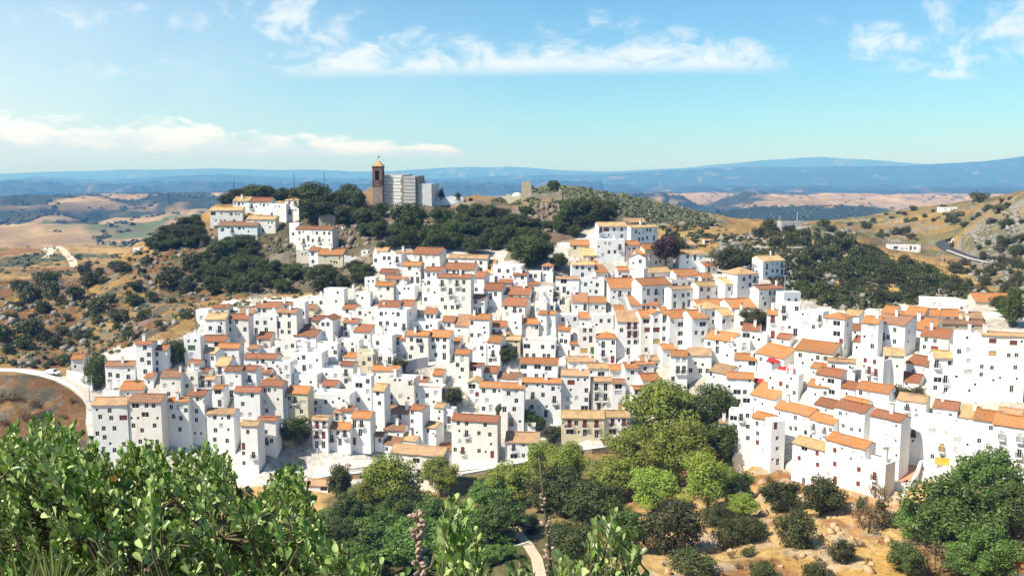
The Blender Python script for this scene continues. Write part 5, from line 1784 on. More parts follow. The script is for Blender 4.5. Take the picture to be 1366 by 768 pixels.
# far scrub on the ridge behind the castle: nobody could count it
def far_scrub(name, poly, n, s0, s1, mat, ref=None, seed=1):
    r = random.Random(seed)
    base = unit(26); base[:, 2] = np.abs(base[:, 2])
    Vs = []; k = 0; xs = [p[0] for p in poly]; ys = [p[1] for p in poly]
    Pp = []
    tries = 0
    while len(Pp) < n and tries < n * 20:
        tries += 1
        x = r.uniform(min(xs), max(xs)); y = r.uniform(min(ys), max(ys))
        if not inpoly(np.array([x]), np.array([y]), poly)[0]: continue
        P = ground_hit(x, y)
        Pp.append((P.x, P.y, gz(P.x, P.y), r.uniform(s0, s1) * (P.y / ref if ref else 1)))
    Ps, Ns, S = [], [], []
    for x, y, z, s in Pp:
        d = unit(34); d[:, 2] = np.abs(d[:, 2])
        rr = s * RNG.uniform(.7, 1.1, len(d))
        p = d * rr[:, None] * np.array([1, 1, .8]) + np.array([x, y, z])
        Ps.append(p); q = d + RNG.normal(size=d.shape) * .4; Ns.append(q / np.linalg.norm(q, axis=1)[:, None]); S.append(np.full(len(d), s * .8))
    P = np.concatenate(Ps); Nn = np.concatenate(Ns); S = np.concatenate(S)
    V, Fq = kites(P, Nn, S, .8)
    c = np.repeat(np.clip(RNG.normal(.25, .25, len(P)), 0, 1), 4)[:, None] * np.ones(3)
    o = link(name, np_mesh(name, V, Fq, mat, c))
    return o
tag(far_scrub('ridge_scrub', [(655, 270), (690, 256), (745, 250), (800, 258), (860, 268), (950, 292), (955, 300), (880, 300), (800, 285)], 1300, .7, 1.7, M['maquis']), 'low grey-green scrub covering the ridge behind the castle', 'scrub', None, 'stuff')
tag(far_scrub('slope_scrub', [(960, 325), (1060, 305), (1130, 320), (1260, 372), (1340, 395), (1130, 416), (1065, 400), (985, 350)], 1500, .6, 1.6, M['bush'], seed=3), 'small undergrowth between the bushes of the right-hand slope', 'scrub', None, 'stuff')
tag(far_scrub('rock_scrub', [(0, 395), (190, 352), (300, 300), (460, 350), (480, 380), (250, 430), (110, 490), (0, 485)], 900, .35, 1.0, M['maquis'], seed=4), 'low olive scrub between the rocks of the left slope', 'scrub', None, 'stuff')

tag(far_scrub('bank_undergrowth', [(-40, 660), (120, 650), (330, 660), (430, 690), (430, 775), (-40, 775)], 520, .6, 1.8, M['oak'], None, seed=15), 'dense undergrowth on the bank behind the big glossy shrub', 'undergrowth', None, 'stuff')
tag(far_scrub('plateau_scrub', [(0, 340), (60, 335), (160, 345), (250, 325), (230, 345), (120, 372), (0, 372)], 90, 1.0, 2.6, M['bush'], 700, seed=8), 'small dark scrub dotting the dry plateau', 'scrub', None, 'stuff')
tag(far_scrub('field_scrub', [(880, 305), (960, 300), (985, 318), (960, 335), (900, 330)], 110, .7, 2.2, M['bush'], seed=9), 'low scrub in the dry field behind the upper right houses', 'scrub', None, 'stuff')

# woods, hedges and lone trees on the far plain
def far_woods(n, seed):
    r = np.random.default_rng(seed)
    t = r.uniform(-.66, .66, n * 6); Y = np.exp(r.uniform(math.log(1250), math.log(6500), n * 6)); X = t * Y
    a = fbm(X / 300, Y / 900, 51, 6) * .7 + fbm(X / 130, Y / 260, 52, 4) * .3
    hedge = np.abs(fbm(X / 500, Y / 700, 91, 3) - .5) < .012
    k = np.where(((a > .485) & (r.random(len(t)) < .35)) | hedge | (r.random(len(t)) < .04))[0][:n]
    Ps, Ns, S = [], [], []
    for i in k:
        s = r.uniform(2.5, 5.5); d = unit(14); d[:, 2] = np.abs(d[:, 2])
        Ps.append(d * s * np.array([1.3, 1.3, .9]) + np.array([X[i], Y[i], gz(X[i], Y[i])])); Ns.append(d); S.append(np.full(14, s * 1.3))
    V, Fq = kites(np.concatenate(Ps), np.concatenate(Ns), np.concatenate(S), .9)
    return link('far_woods', np_mesh('far_woods', V, Fq, M['bush'], np.full((len(V), 3), .2)))
tag(far_woods(3600, 12), 'woods, hedges and lone trees dotted over the far plain', 'woods', None, 'stuff')

# rocks breaking out of the slopes
def rocks(name, polys, n, s0, s1, mat, seed):
    r = random.Random(seed); V = []; Fq = []
    ico = [(-1,-1,-1),(1,-1,-1),(1,1,-1),(-1,1,-1),(-1,-1,1),(1,-1,1),(1,1,1),(-1,1,1)]
    fs = [(4,5,6,7),(0,1,5,4),(1,2,6,5),(2,3,7,6),(3,0,4,7),(3,2,1,0)]
    for poly, cnt in zip(polys, n):
        xs = [p[0] for p in poly]; ys = [p[1] for p in poly]
        c = 0
        while c < cnt:
            x = r.uniform(min(xs), max(xs)); y = r.uniform(min(ys), max(ys))
            if not inpoly(np.array([x]), np.array([y]), poly)[0]: continue
            c += 1
            P = ground_hit(x, y); z = gz(P.x, P.y)
            s = s0 + (s1 - s0) * r.random() ** 2.5
            R = Matrix.Rotation(r.uniform(0, 6.28), 3, 'Z') @ Matrix.Rotation(r.uniform(-.6, .6), 3, 'X') @ Matrix.Rotation(r.uniform(-.6, .6), 3, 'Y')
            b = len(V)
            for q in ico:
                v = R @ Vector((q[0] * s * r.uniform(.5, 1.1), q[1] * s * r.uniform(.4, .9), q[2] * s * r.uniform(.45, 1.1)))
                V.append((P.x + v.x, P.y + v.y, z + v.z + s * .1))
            Fq += [tuple(b + i for i in f) for f in fs]
    return link(name, np_mesh(name, V, Fq, mat))
M['rock'] = mat_plaster('grey_rock', (.27, .25, .21), (.18, .16, .13), (.09, .08, .06), .7)
M['rockb'] = mat_plaster('brown_rock', (.25, .20, .145), (.16, .125, .09), (.08, .065, .045), .7)
LS = [(0, 395), (60, 378), (190, 352), (260, 345), (285, 400), (250, 430), (110, 490), (0, 485)]
tag(rocks('slope_rocks', [LS, [(0, 380), (100, 375), (100, 410), (0, 420)], [(180, 330), (260, 340), (250, 370), (150, 370)], [(255, 310), (300, 300), (310, 360), (262, 360)]], [230, 90, 40, 40], .25, 1.3, M['rock'], 2), 'scattered grey rocks breaking out of the left slope', 'rocks', None, 'stuff')
tag(rocks('crag_rocks', [[(520, 284), (575, 284), (572, 306), (520, 304)], [(690, 274), (770, 276), (772, 310), (700, 315)], [(470, 345), (500, 345), (500, 380), (460, 375)], [(460, 290), (500, 290), (490, 330), (460, 330)], [(380, 300), (470, 290), (470, 330), (380, 340)], [(280, 315), (400, 320), (400, 350), (300, 350)], [(330, 350), (470, 355), (480, 390), (320, 395)]], [140, 330, 90, 90, 70, 90, 120], .3, 1.35, M['rockb'], 3), 'brown rock faces of the crag below church and castle', 'rocks', None, 'stuff')
tag(rocks('hill_rocks', [[(955, 318), (1000, 316), (1000, 350), (955, 350)], [(960, 325), (1060, 305), (1110, 300), (1260, 372), (1340, 395), (1130, 416), (1065, 400)], [(1290, 300), (1366, 275), (1366, 350), (1290, 340)], [(1250, 345), (1366, 355), (1366, 395), (1280, 375)]], [150, 260, 200, 70], .35, 1.5, M['rock'], 4), 'pale grey limestone rocks strewn over the right-hand slopes', 'rocks', None, 'stuff')
tag(rocks('bank_rocks', [[(1000, 640), (1090, 660), (1200, 680), (1200, 730), (1060, 720), (990, 690)], [(1165, 670), (1215, 655), (1220, 690), (1170, 700)], [(840, 700), (1210, 720), (1210, 768), (850, 768)]], [110, 50, 60], .12, .8, M['sandstone'], 6), 'pale stones littering the ochre bank below the right-hand houses', 'rocks', None, 'stuff')

# ------------------------------------------------------------------ plants close to the camera
M['fore'] = mat_leaf('glossy_leaves', (.062, .118, .018), (.18, .285, .042), (.52, .58, .22), .14, .36, True, .45, 9.0, (.498, .51))
M['foredry'] = mat_leaf('turned_leaves', (.50, .20, .05), (.60, .36, .06), (.55, .12, .07), .3, .5)
M['twig'] = mat_flat('pale_twig', (.13, .105, .055), .9, 0, .3, 30)
M['pod'] = mat_flat('dry_pod', (.38, .25, .18), .8, 0, .35, 60)
M['frond'] = mat_leaf('palm_blade', (.22, .25, .07), (.34, .33, .12), (.45, .40, .2), .2, .5)

def leaf_template():
    # obovate blade along +x, folded a little on its midrib and bent back at the tip
    st = [(0, .04), (.25, .42), (.55, .92), (.8, .95), (.95, .55)]
    V = []; Fq = []
    for x, w in st:
        zc = -.10 * x * x
        V += [(x, -w * .27, zc + .10 * w), (x, 0, zc), (x, w * .27, zc + .10 * w)]
    for i in range(len(st) - 1):
        a = i * 3; b = a + 3
        Fq += [(a, b, b + 1, a + 1), (a + 1, b + 1, b + 2, a + 2)]
    n = len(V); V.append((1.02, 0, -.10))
    Fq += [(12, n, n, 13), (13, n, n, 14)]
    return np.array(V), Fq
LT, LF = leaf_template()
LF = [f for f in LF]
LFq = np.array([f for f in LF if len(set(f)) == 4])
def leaves_mesh(name, pos, dirs, ups, size, tone, mat):
    n = len(pos)
    d = dirs / np.linalg.norm(dirs, axis=1)[:, None]
    s = np.cross(ups, d); s /= np.linalg.norm(s, axis=1)[:, None] + 1e-9
    u = np.cross(d, s)
    nb = 16
    V = pos[:, None, :] + size[:, None, None] * (LT[None, :, 0:1] * d[:, None, :] + LT[None, :, 1:2] * s[:, None, :] + LT[None, :, 2:3] * u[:, None, :])
    k = len(LT)
    Fq = (LFq[None] + (np.arange(n) * k)[:, None, None]).reshape(-1, 4)
    c = np.repeat(tone, k)[:, None] * np.ones(3)
    me = np_mesh(name, V.reshape(-1, 3), Fq, mat, c, smooth=True)
    return me

def shrub(name, label, twigs, root_pt, leafsize, nleaf, dry=.004, seed=0, mains=24):
    """twigs: list of (tip position, direction); leaves whorled along each twig's last stretch"""
    r = random.Random(seed)
    o = empty(name, root_pt, 0, label, 'shrub')
    O = Vector(root_pt)
    pos, dr, up, sz, tn, dryf = [], [], [], [], [], []
    mb = MB()
    hubs = []
    step = max(1, len(twigs) // mains)
    for i in range(0, len(twigs), step):
        tip, d = twigs[i]
        h = tip - d * .25
        L = h - O
        m1 = O + L * .35 + Vector((r.uniform(-.08, .08), r.uniform(-.08, .08), .06)); m2 = O + L * .7 + Vector((r.uniform(-.06, .06), r.uniform(-.06, .06), .05))
        mb.tube([O + Vector((r.uniform(-.1, .1), r.uniform(-.1, .1), 0)) - O, m1 - O, m2 - O, h - O], [.011, .007, .005, .003], 6)
        hubs += [m2, h, O + L * .5]
    for tip, d in twigs:
        ln = r.uniform(.13, .26)
        a = tip - d * ln
        hb = min(hubs, key=lambda q: (q - a).length_squared)
        if (hb - a).length < .45:
            mid = hb.lerp(a, .5) + Vector((0, 0, -.02))
            mb.tube([hb - O, mid - O, a - O, tip - O], [.005, .004, .0032, .0015], 4)
        else: mb.tube([a - d * .1 - O, a - O, tip - O], [.004, .003, .0015], 4)
        n = int(nleaf * r.uniform(.7, 1.3))
        ax = d.orthogonal().normalized(); bx = d.cross(ax)
        isdry = r.random() < dry
        for k in range(n):
            f = (k + .5) / n
            ang = k * 2.4 + r.uniform(-.3, .3)
            rad = ax * math.cos(ang) + bx * math.sin(ang)
            p = a.lerp(tip, .15 + .85 * f)
            spread = r.uniform(.75, 1.25) * (1.15 - .75 * f)
            L = (d * 1.0 + rad * spread + Vector((0, 0, .25))).normalized()
            pos.append(p - O); dr.append(L)
            # blades tilt their face every which way, as on a wind-blown shrub
            uu = (d * 1.0 - rad * .5 + Vector((r.gauss(0, .8), r.gauss(0, .8), r.gauss(0, .6))))
            up.append(uu)
            sz.append(leafsize * r.uniform(.6, 1.2) * (1.05 - .35 * f)); tn.append(min(1, max(0, r.gauss(.25, .4))) )
            dryf.append(isdry and r.random() < .6)
    pos = np.array([tuple(p) for p in pos]); dr = np.array([tuple(p) for p in dr]); up = np.array([tuple(p) for p in up]); sz = np.array(sz); tn = np.array(tn); dryf = np.array(dryf)
    link('foliage', leaves_mesh('foliage', pos[~dryf], dr[~dryf], up[~dryf], sz[~dryf], tn[~dryf], M['fore']), o)
    if dryf.any(): link('withered_leaves', leaves_mesh('withered_leaves', pos[dryf], dr[dryf], up[dryf], sz[dryf], tn[dryf], M['foredry']), o)
    mb.build('branches', M['twig'], o, smooth=True)
    return o

TOP = [(-60, 560), (0, 556), (30, 546), (70, 540), (110, 548), (130, 580), (150, 600), (165, 580), (200, 563), (235, 590), (265, 578), (300, 585), (318, 625), (335, 650), (352, 632), (372, 600), (402, 608), (416, 650), (428, 672), (434, 720), (440, 775)]
def big_shrub():
    r = random.Random(11); tw = []
    tx, ty = zip(*TOP)
    # fringe twigs along the silhouette, then the body behind and below it
    for i in range(150):
        px = r.uniform(-50, 425); py = float(np.interp(px, tx, ty)) + r.uniform(14, 34)
        Y = r.uniform(2.7, 3.7)
        d = Vector((r.gauss(.12, .25), r.gauss(-.05, .25), 1)).normalized()
        tw.append((at(px, py, Y), d))
    for i in range(1250):
        px = r.uniform(-70, 440); py = r.uniform(560, 815)
        t = float(np.interp(px, tx, ty))
        if py < t + 34: continue
        Y = r.uniform(2.3, 4.4)
        d = Vector((r.gauss(.1, .45), r.gauss(-.25, .4), .9)).normalized()
        if px > 385: d.x -= .2
        tw.append((at(px, py, Y), d))
    g = at(190, 768, 3.9)
    return shrub('broadleaf_shrub', 'big glossy green shrub filling the lower left in front of the village', tw, (g.x, g.y, gz(g.x, g.y) - .5), .036, 24, .007, 3, 36)
big_shrub()
def small_shrub(label, poly, n, Y0, Y1, size, seed, tilt=(0, 0), nleaf=12, dry=.02):
    r = random.Random(seed); tw = []
    xs = [p[0] for p in poly]; ys = [p[1] for p in poly]
    cx = sum(xs) / len(xs)
    while len(tw) < n:
        x = r.uniform(min(xs), max(xs)); y = r.uniform(min(ys), max(ys))
        if not inpoly(np.array([x]), np.array([y]), poly)[0]: continue
        d = Vector(((x - cx) / 60 * .5 + r.gauss(tilt[0], .25), r.gauss(-.1, .3), 1)).normalized()
        tw.append((at(x, y, r.uniform(Y0, Y1)), d))
    Ym = (Y0 + Y1) / 2
    g = at(cx, 790, Ym)
    return shrub('broadleaf_shrub', label, tw, (g.x, g.y, gz(g.x, g.y) - .05), size, nleaf, dry, seed, max(4, n // 6))
small_shrub('leafy sprig right of the thick brown seed stalk at the bottom', [(575, 775), (578, 700), (596, 655), (612, 652), (628, 680), (640, 700), (632, 775)], 44, 2.0, 2.5, .042, 21)
small_shrub('leafy sprig right of the thin seed stalk over the sandy bank', [(770, 775), (785, 700), (808, 672), (830, 684), (834, 720), (862, 735), (866, 748), (835, 775)], 40, 1.9, 2.3, .036, 22)
small_shrub('low leafy sprig crossing the foot of the thin seed stalk', [(735, 775), (742, 725), (765, 735), (785, 760), (780, 778)], 22, 1.8, 2.2, .034, 23, nleaf=10, dry=.15)
small_shrub('small pale-leaved sprig at the bottom beside the footpath', [(680, 778), (676, 745), (694, 735), (714, 752), (712, 778)], 14, 1.9, 2.2, .036, 24)
small_shrub('low sprig at the bottom under the leafy ravine trees', [(602, 778), (604, 742), (640, 738), (655, 752), (650, 778)], 20, 1.9, 2.3, .036, 25)
small_shrub('low leafy shoots along the bottom edge right of the big shrub', [(436, 778), (432, 735), (470, 742), (540, 755), (548, 778)], 40, 2.2, 2.9, .040, 26)

def seed_stalk(label, pts, Y, rad, pods, podlen, seed, branch=0):
    r = random.Random(seed)
    P = [at(px, py, Y) for px, py in pts]
    g = P[0]; zb = gz(g.x, g.y)
    o = empty('seed_stalk', (g.x, g.y, zb), 0, label, 'dry stalk')
    O = Vector((g.x, g.y, zb))
    line = [Vector((0, 0, -.1))] + [p - O for p in P]
    mb = MB(); n = len(line)
    mb.tube(line, [rad * (1 - .75 * i / (n - 1)) for i in range(n)], 7)
    mb.build('stem', M['twig'], o, smooth=True)
    for k in range(pods):
        f = r.random()
        (a0, a1) = (pods_range[0], pods_range[1])
        py = a0 + (a1 - a0) * f
        xs = [p[0] for p in pts]; ys = [p[1] for p in pts]
        px = float(np.interp(py, ys[::-1], xs[::-1]))
        c = at(px, py, Y) - O
        ang = r.uniform(0, 6.28)
        d = Vector((math.cos(ang), math.sin(ang), r.uniform(.3, 1.1))).normalized()
        s = podlen * r.uniform(.5, 1.1)
        m = MB()
        b = c + d * s * 1.1
        m.tube([c, c + d * s * .45, c + d * s * .6, c + d * s * 1.0, c + d * s * 1.4, c + d * s * 1.6], [.0008, .001, s * .22, s * .36, s * .24, s * .04], 7)
        m.build('seed_pod', M['pod'], o, smooth=True)
pods_range = (690, 770)
seed_stalk('thick dry brown stalk crowded with seed pods', [(562, 800), (560, 768), (557, 720), (556, 680)], 1.6, .008, 52, .014, 5)
pods_range = (662, 768)
seed_stalk('tall thin dry stalk with sparse seed pods at the bottom centre', [(742, 800), (735, 768), (729, 700), (724, 650), (719, 612)], 1.7, .0065, 34, .011, 6)

def palm():
    g = at(40, 800, 1.5); zb = gz(g.x, g.y)
    for j, (cx, cy, n, sp, lab) in enumerate([(30, 830, 9, .5, 'fan of yellowish palm blades at the left bottom corner'), (72, 815, 11, .75, 'fan of narrow palm blades poking up before the big shrub')]):
        b = at(cx, cy, 1.5)
        o = empty('fan_palm', (b.x, b.y, gz(b.x, b.y)), 0, lab, 'palm')
        O = Vector((b.x, b.y, gz(b.x, b.y)))
        r = random.Random(40 + j)
        mb = MB(); mb.tube([Vector((0, 0, -.05)), (b - O) * .6, b - O], [.012, .009, .006], 6); mb.build('stalk', M['frond'], o)
        mb = MB()
        for k in range(n):
            a = (k - (n - 1) / 2) / n * 2.0 * sp + r.uniform(-.05, .05) + .25
            L = r.uniform(.10, .16)
            d = Vector((math.sin(a), r.uniform(-.15, .15), math.cos(a))).normalized()
            s = Vector((d.z, 0, -d.x)) * .0045
            c0 = b - O
            f = Vector((0, .003, 0))
            pts = [c0 - s * .4, c0 + d * L * .5 - s, c0 + d * L]
            mb.poly([c0, c0 + d * L * .5 + f, c0 + d * L, c0 + d * L * .5 - s]); mb.poly([c0, c0 + d * L * .5 + s, c0 + d * L, c0 + d * L * .5 + f])
        me = mb.mesh('blades', M['frond']); link('blades', me, o)
palm()

# plants that nothing of would show from the viewpoint are left out
for n in ['bush.063', 'bush.085', 'bush.096', 'bush.118', 'bush.141', 'bush.147', 'bush.155', 'bush.174', 'bush.192', 'bush.197', 'bush.199', 'bush.204', 'bush.207', 'bush.217', 'bush.248', 'dry_bush.016', 'dry_bush.017', 'dry_bush.018', 'dry_bush.020', 'dry_bush.021', 'dry_bush.026', 'dry_bush.033', 'dry_bush.035', 'evergreen_tree.058', 'evergreen_tree.066', 'evergreen_tree.080', 'evergreen_tree.085', 'evergreen_tree.088', 'evergreen_tree.103', 'evergreen_tree.114', 'evergreen_tree.128', 'evergreen_tree.143', 'evergreen_tree.154', 'evergreen_tree.179', 'evergreen_tree.198', 'evergreen_tree.213', 'evergreen_tree.215', 'leafy_tree.015', 'leafy_tree.017', 'leafy_tree.019', 'leafy_tree.023', 'leafy_tree.027', 'leafy_tree.028']:
    o = bpy.data.objects.get(n)
    if o:
        for ch in list(o.children): bpy.data.objects.remove(ch)
        bpy.data.objects.remove(o)
# ------------------------------------------------------------------ ground sheet with its land cover
def ground():
    X, Y, Z = GX, GY, GZ
    PX, PY = proj(X, Y, Z)
    def blend(c, col, w): return c * (1 - w[..., None]) + np.array(col) * w[..., None]
    n1 = fbm(X / 30, Y / 30, 41, 5); n2 = fbm(X / 9, Y / 9, 42, 4); n3 = fbm(X / 3, Y / 3, 43, 3)
    c = np.zeros(X.shape + (3,)) + np.array((.30, .195, .072))
    c = blend(c, (.37, .25, .10), sstep(.45, .6, n1))
    c = blend(c, (.25, .14, .06), sstep(.52, .66, n2) * .7)
    rock = np.array((.34, .31, .26))
    # left slope: red-brown earth, grey rock
    left = inpoly(PX, PY, [(-900, 392), (60, 372), (190, 345), (260, 300), (480, 270), (810, 262), (850, 300), (770, 320), (690, 345), (480, 385), (300, 400), (180, 460), (110, 490), (-900, 492)]) & (Y > 150) & (Y < 420)
    low = inpoly(PX, PY, [(-900, 492), (60, 500), (125, 540), (120, 640), (-900, 640)]) & (Y > 130) & (Y < 300)
    cl = blend(c, (.19, .104, .048), sstep(.28, .46, n1)); cl = blend(cl, (.34, .215, .08), sstep(.56, .68, n2) * .7)
    cl = blend(cl, (.19, .16, .125), sstep(.56, .62, n3 * .5 + n2 * .5)); cl = blend(cl, (.12, .105, .07), sstep(.60, .66, fbm(X / 5, Y / 5, 47, 4)))
    c = np.where((left | low)[..., None], cl, c)
    crag = inpoly(PX, PY, [(460, 262), (810, 262), (830, 300), (770, 320), (690, 345), (480, 385), (380, 390), (330, 400), (280, 330), (300, 300)]) & (Y > 250) & (Y < 420)
    cc = blend(np.zeros_like(c) + np.array((.16, .12, .08)), (.25, .20, .145), sstep(.45, .62, n2)); cc = blend(cc, (.10, .09, .05), sstep(.5, .6, n1) * .7)
    c = np.where(crag[..., None], cc, c)
    # plateau and fields
    pl = (Y > 380) & (Y < 1300) & (PX < 480)
    cp = blend(np.zeros_like(c) + np.array((.34, .23, .10)), (.25, .14, .06), sstep(.48, .62, fbm(X / 60, Y / 90, 44, 4)))
    cp = blend(cp, (.10, .11, .06), sstep(.60, .66, fbm(X / 40, Y / 80, 45, 4)))
    c = np.where(pl[..., None], cp, c)
    ridge = inpoly(PX, PY, [(630, 280), (655, 266), (690, 250), (745, 244), (800, 252), (860, 262), (965, 292), (970, 300), (870, 302), (790, 290), (760, 280)]) & (Y > 390) & (Y < 1200)
    cr = blend(np.zeros_like(c) + np.array((.13, .13, .07)), (.30, .27, .18), sstep(.5, .62, n2))
    c = np.where(ridge[..., None], cr, c)
    right = inpoly(PX, PY, [(955, 330), (1005, 305), (1060, 295), (1120, 295), (1170, 330), (1260, 372), (1345, 400), (1220, 404), (1130, 420), (1065, 405), (1040, 366), (930, 345)]) & (Y > 230) & (Y < 520)
    cs = blend(np.zeros_like(c) + np.array((.11, .11, .05)), (.38, .24, .085), sstep(.52, .62, n1)); cs = blend(cs, (.31, .29, .25), sstep(.52, .60, n2 * .6 + n3 * .4))
    c = np.where(right[..., None], cs, c)
    dryh = inpoly(PX, PY, [(1120, 330), (1110, 290), (1200, 270), (1366, 250), (1366, 310), (1290, 345), (1240, 345)]) & (Y > 380) & (Y < 800)
    cd = blend(np.zeros_like(c) + np.array((.31, .205, .075)), (.17, .15, .065), sstep(.47, .56, fbm(X / 14, Y / 22, 48, 5))); cd = blend(cd, (.26, .235, .19), sstep(.56, .63, n2 * .6 + n3 * .4))
    c = np.where(dryh[..., None], cd, c)
    gr = inpoly(PX, PY, [(1285, 345), (1280, 318), (1310, 292), (1500, 240), (1500, 420), (1366, 400), (1300, 372)]) & (Y > 250) & (Y < 600)
    cg = blend(np.zeros_like(c) + np.array((.24, .22, .175)), (.31, .225, .095), sstep(.5, .6, n1)); cg = blend(cg, (.16, .15, .09), sstep(.56, .62, n2))
    c = np.where(gr[..., None], cg, c)
    # ochre bank at the bottom right
    sand = inpoly(PX, PY, [(830, 690), (960, 640), (1000, 610), (1090, 650), (1230, 640), (1240, 800), (820, 800)]) & (Y > 100) & (Y < 215)
    cn = blend(np.zeros_like(c) + np.array((.42, .255, .075)), (.50, .34, .135), sstep(.45, .62, n1)); cn = blend(cn, (.26, .125, .055), sstep(.56, .66, n2) * .8); cn = blend(cn, (.45, .37, .27), sstep(.60, .68, n3) * .7)
    c = np.where(sand[..., None], cn, c)
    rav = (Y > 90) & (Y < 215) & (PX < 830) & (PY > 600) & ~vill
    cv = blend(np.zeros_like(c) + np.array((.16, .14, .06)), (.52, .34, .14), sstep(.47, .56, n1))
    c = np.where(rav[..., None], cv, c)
    bare = (inpoly(PX, PY, [(478, 740), (465, 715), (500, 665), (505, 700), (480, 720)]) | inpoly(PX, PY, [(455, 690), (500, 705), (480, 735), (430, 745)])) & (Y > 100) & (Y < 215)
    c = np.where(bare[..., None], cn, c)
    nearm = Y < 60
    c = np.where(nearm[..., None], blend(np.zeros_like(c) + np.array((.10, .085, .045)), (.22, .15, .07), sstep(.4, .6, n3)), c)
    # paved and whitewashed ground between the houses
    vv = inpoly(PX, PY, VILLAGE) & (Y > 120) & (Y < 330)
    cw = blend(np.zeros_like(c) + np.array((.66, .62, .56)), (.46, .42, .36), sstep(.52, .66, n2))
    c = np.where(vv[..., None], cw, c)
    # far plain: pinkish stubble, dark woods and a green valley floor
    f1 = fbm(X / 300, Y / 900, 51, 6); f2 = fbm(X / 130, Y / 260, 52, 4)
    cf = blend(np.zeros_like(c) + np.array((.37, .255, .135)), (.45, .33, .18), sstep(.45, .6, f2))
    wood = sstep(.49, .54, f1 * .7 + f2 * .3)
    R2 = ridge_wt[4]
    PX = PX + (f2 - .5) * 120 + (fbm(X / 60, Y / 120, 57, 3) - .5) * 30; PY = PY + (f2 - .5) * 9
    dark_left = R2 * (PX < 220) * sstep(.30, .45, f1)
    mid_right = sstep(.2, .6, ridge_wt[3]) * sstep(.33, .47, f2) * inpoly(PX, PY, [(850, 300), (860, 258), (925, 262), (985, 252), (1050, 268), (1100, 290), (1000, 330), (900, 300)])
    valley = ((Y > 1350) & (Y < 1900) & (PX > 60)).astype(float) * sstep(.40, .55, f2)
    ochre = inpoly(PX, PY, [(860, 276), (900, 256), (1100, 253), (1220, 258), (1230, 268), (1160, 300), (1090, 285), (1040, 270), (985, 262)]) * (Y > 2600) * (Y < 7000) * (1 - mid_right)
    wood = np.maximum(wood * (1 - ochre), np.maximum(dark_left, mid_right * .95))
    mount = np.maximum(np.clip(ridge_wt[0] + ridge_wt[1], 0, 1) * (Y > 7500), sstep(4500, 5200, Y + (f2 - .5) * 900))
    wood = np.where(mount > .25, np.maximum(wood, sstep(.25, .5, mount) * (1 - sstep(.60, .66, f2) * .28)), wood)
    cf = blend(cf, (.04, .055, .035), wood)
    cf = blend(cf, (.07, .14, .055), valley * (1 - dark_left) * .8)
    wf = sstep(1100, 1350, Y)
    c = c * (1 - wf[..., None]) + cf * wf[..., None]
    nr, nc = X.shape
    V = np.stack([X, Y, Z], -1).reshape(-1, 3)
    idx = np.arange(nr * nc).reshape(nr, nc)
    Fq = np.stack([idx[:-1, :-1], idx[:-1, 1:], idx[1:, 1:], idx[1:, :-1]], -1).reshape(-1, 4)
    m, nt, bs, o = newmat('ground')
    a = N(nt, 'ShaderNodeAttribute', attribute_name='tone')
    n_a = noise_node(nt, .9, 5, .65, 'Position'); n_b = noise_node(nt, .02, 6, .65, 'Position'); n_c = noise_node(nt, .0035, 8, .7, 'Position')
    k1 = ramp(nt, n_a.outputs[0], [(.3, (.62, .60, .58)), (.7, (1.28, 1.28, 1.28))])
    cc = mix(nt, a.outputs['Color'], k1, 1.0, 'MULTIPLY')
    k2 = ramp(nt, n_b.outputs[0], [(.35, (.78, .76, .74)), (.65, (1.18, 1.16, 1.12))])
    cc = mix(nt, cc, k2, 1.0, 'MULTIPLY')
    k3 = ramp(nt, n_c.outputs[0], [(.38, (.72, .74, .78)), (.62, (1.2, 1.18, 1.14))])
    cc = mix(nt, cc, k3, 1.0, 'MULTIPLY')
    cc = mix(nt, cc, (.88, .88, .88), 1.0, 'MULTIPLY')
    nt.links.new(cc, bs.inputs['Base Color']); bs.inputs['Roughness'].default_value = .95; bs.inputs['Specular IOR Level'].default_value = .1
    bump(nt, bs, n_a.outputs[0], .8, .35)
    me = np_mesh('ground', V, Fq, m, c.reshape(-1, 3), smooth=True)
    return tag(link('ground', me), kind='structure')
ground()

# ------------------------------------------------------------------ sun, sky, air, camera
SUN_AZ = math.radians(63)      # from straight behind the viewer towards the left
SUN_EL = math.radians(50)
sd = Vector((-math.sin(SUN_AZ) * math.cos(SUN_EL), -math.cos(SUN_AZ) * math.cos(SUN_EL), math.sin(SUN_EL)))
sl = bpy.data.lights.new('sun', 'SUN'); sl.energy = 4.8; sl.angle = math.radians(.53); sl.color = (1.0, .955, .88)
so = bpy.data.objects.new('sun', sl); COL.objects.link(so)
so.rotation_euler = sd.to_track_quat('Z', 'Y').to_euler()
so.location = sd * 400 + Vector((0, 200, 100))

w = bpy.data.worlds.new('World'); SC.world = w; w.use_nodes = True
nt = w.node_tree; nt.nodes.clear()
out = nt.nodes.new('ShaderNodeOutputWorld'); bg = nt.nodes.new('ShaderNodeBackground')
sky = nt.nodes.new('ShaderNodeTexSky'); sky.sky_type = 'NISHITA'; sky.sun_disc = False
sky.sun_elevation = SUN_EL; sky.sun_rotation = math.atan2(sd.x, sd.y)
sky.altitude = 400; sky.air_density = 1.0; sky.dust_density = .6; sky.ozone_density = 1.6
tc = N(nt, 'ShaderNodeTexCoord'); sep = N(nt, 'ShaderNodeSeparateXYZ'); nt.links.new(tc.outputs['Generated'], sep.inputs[0])
def mth(op, a, b=None, clamp=False):
    n = N(nt, 'ShaderNodeMath', operation=op); n.use_clamp = clamp
    for i, s in enumerate((a, b)):
        if s is None: continue
        if hasattr(s, 'links'): nt.links.new(s, n.inputs[i])
        else: n.inputs[i].default_value = s
    return n.outputs[0]
ymax = mth('MAXIMUM', sep.outputs[1], .05)
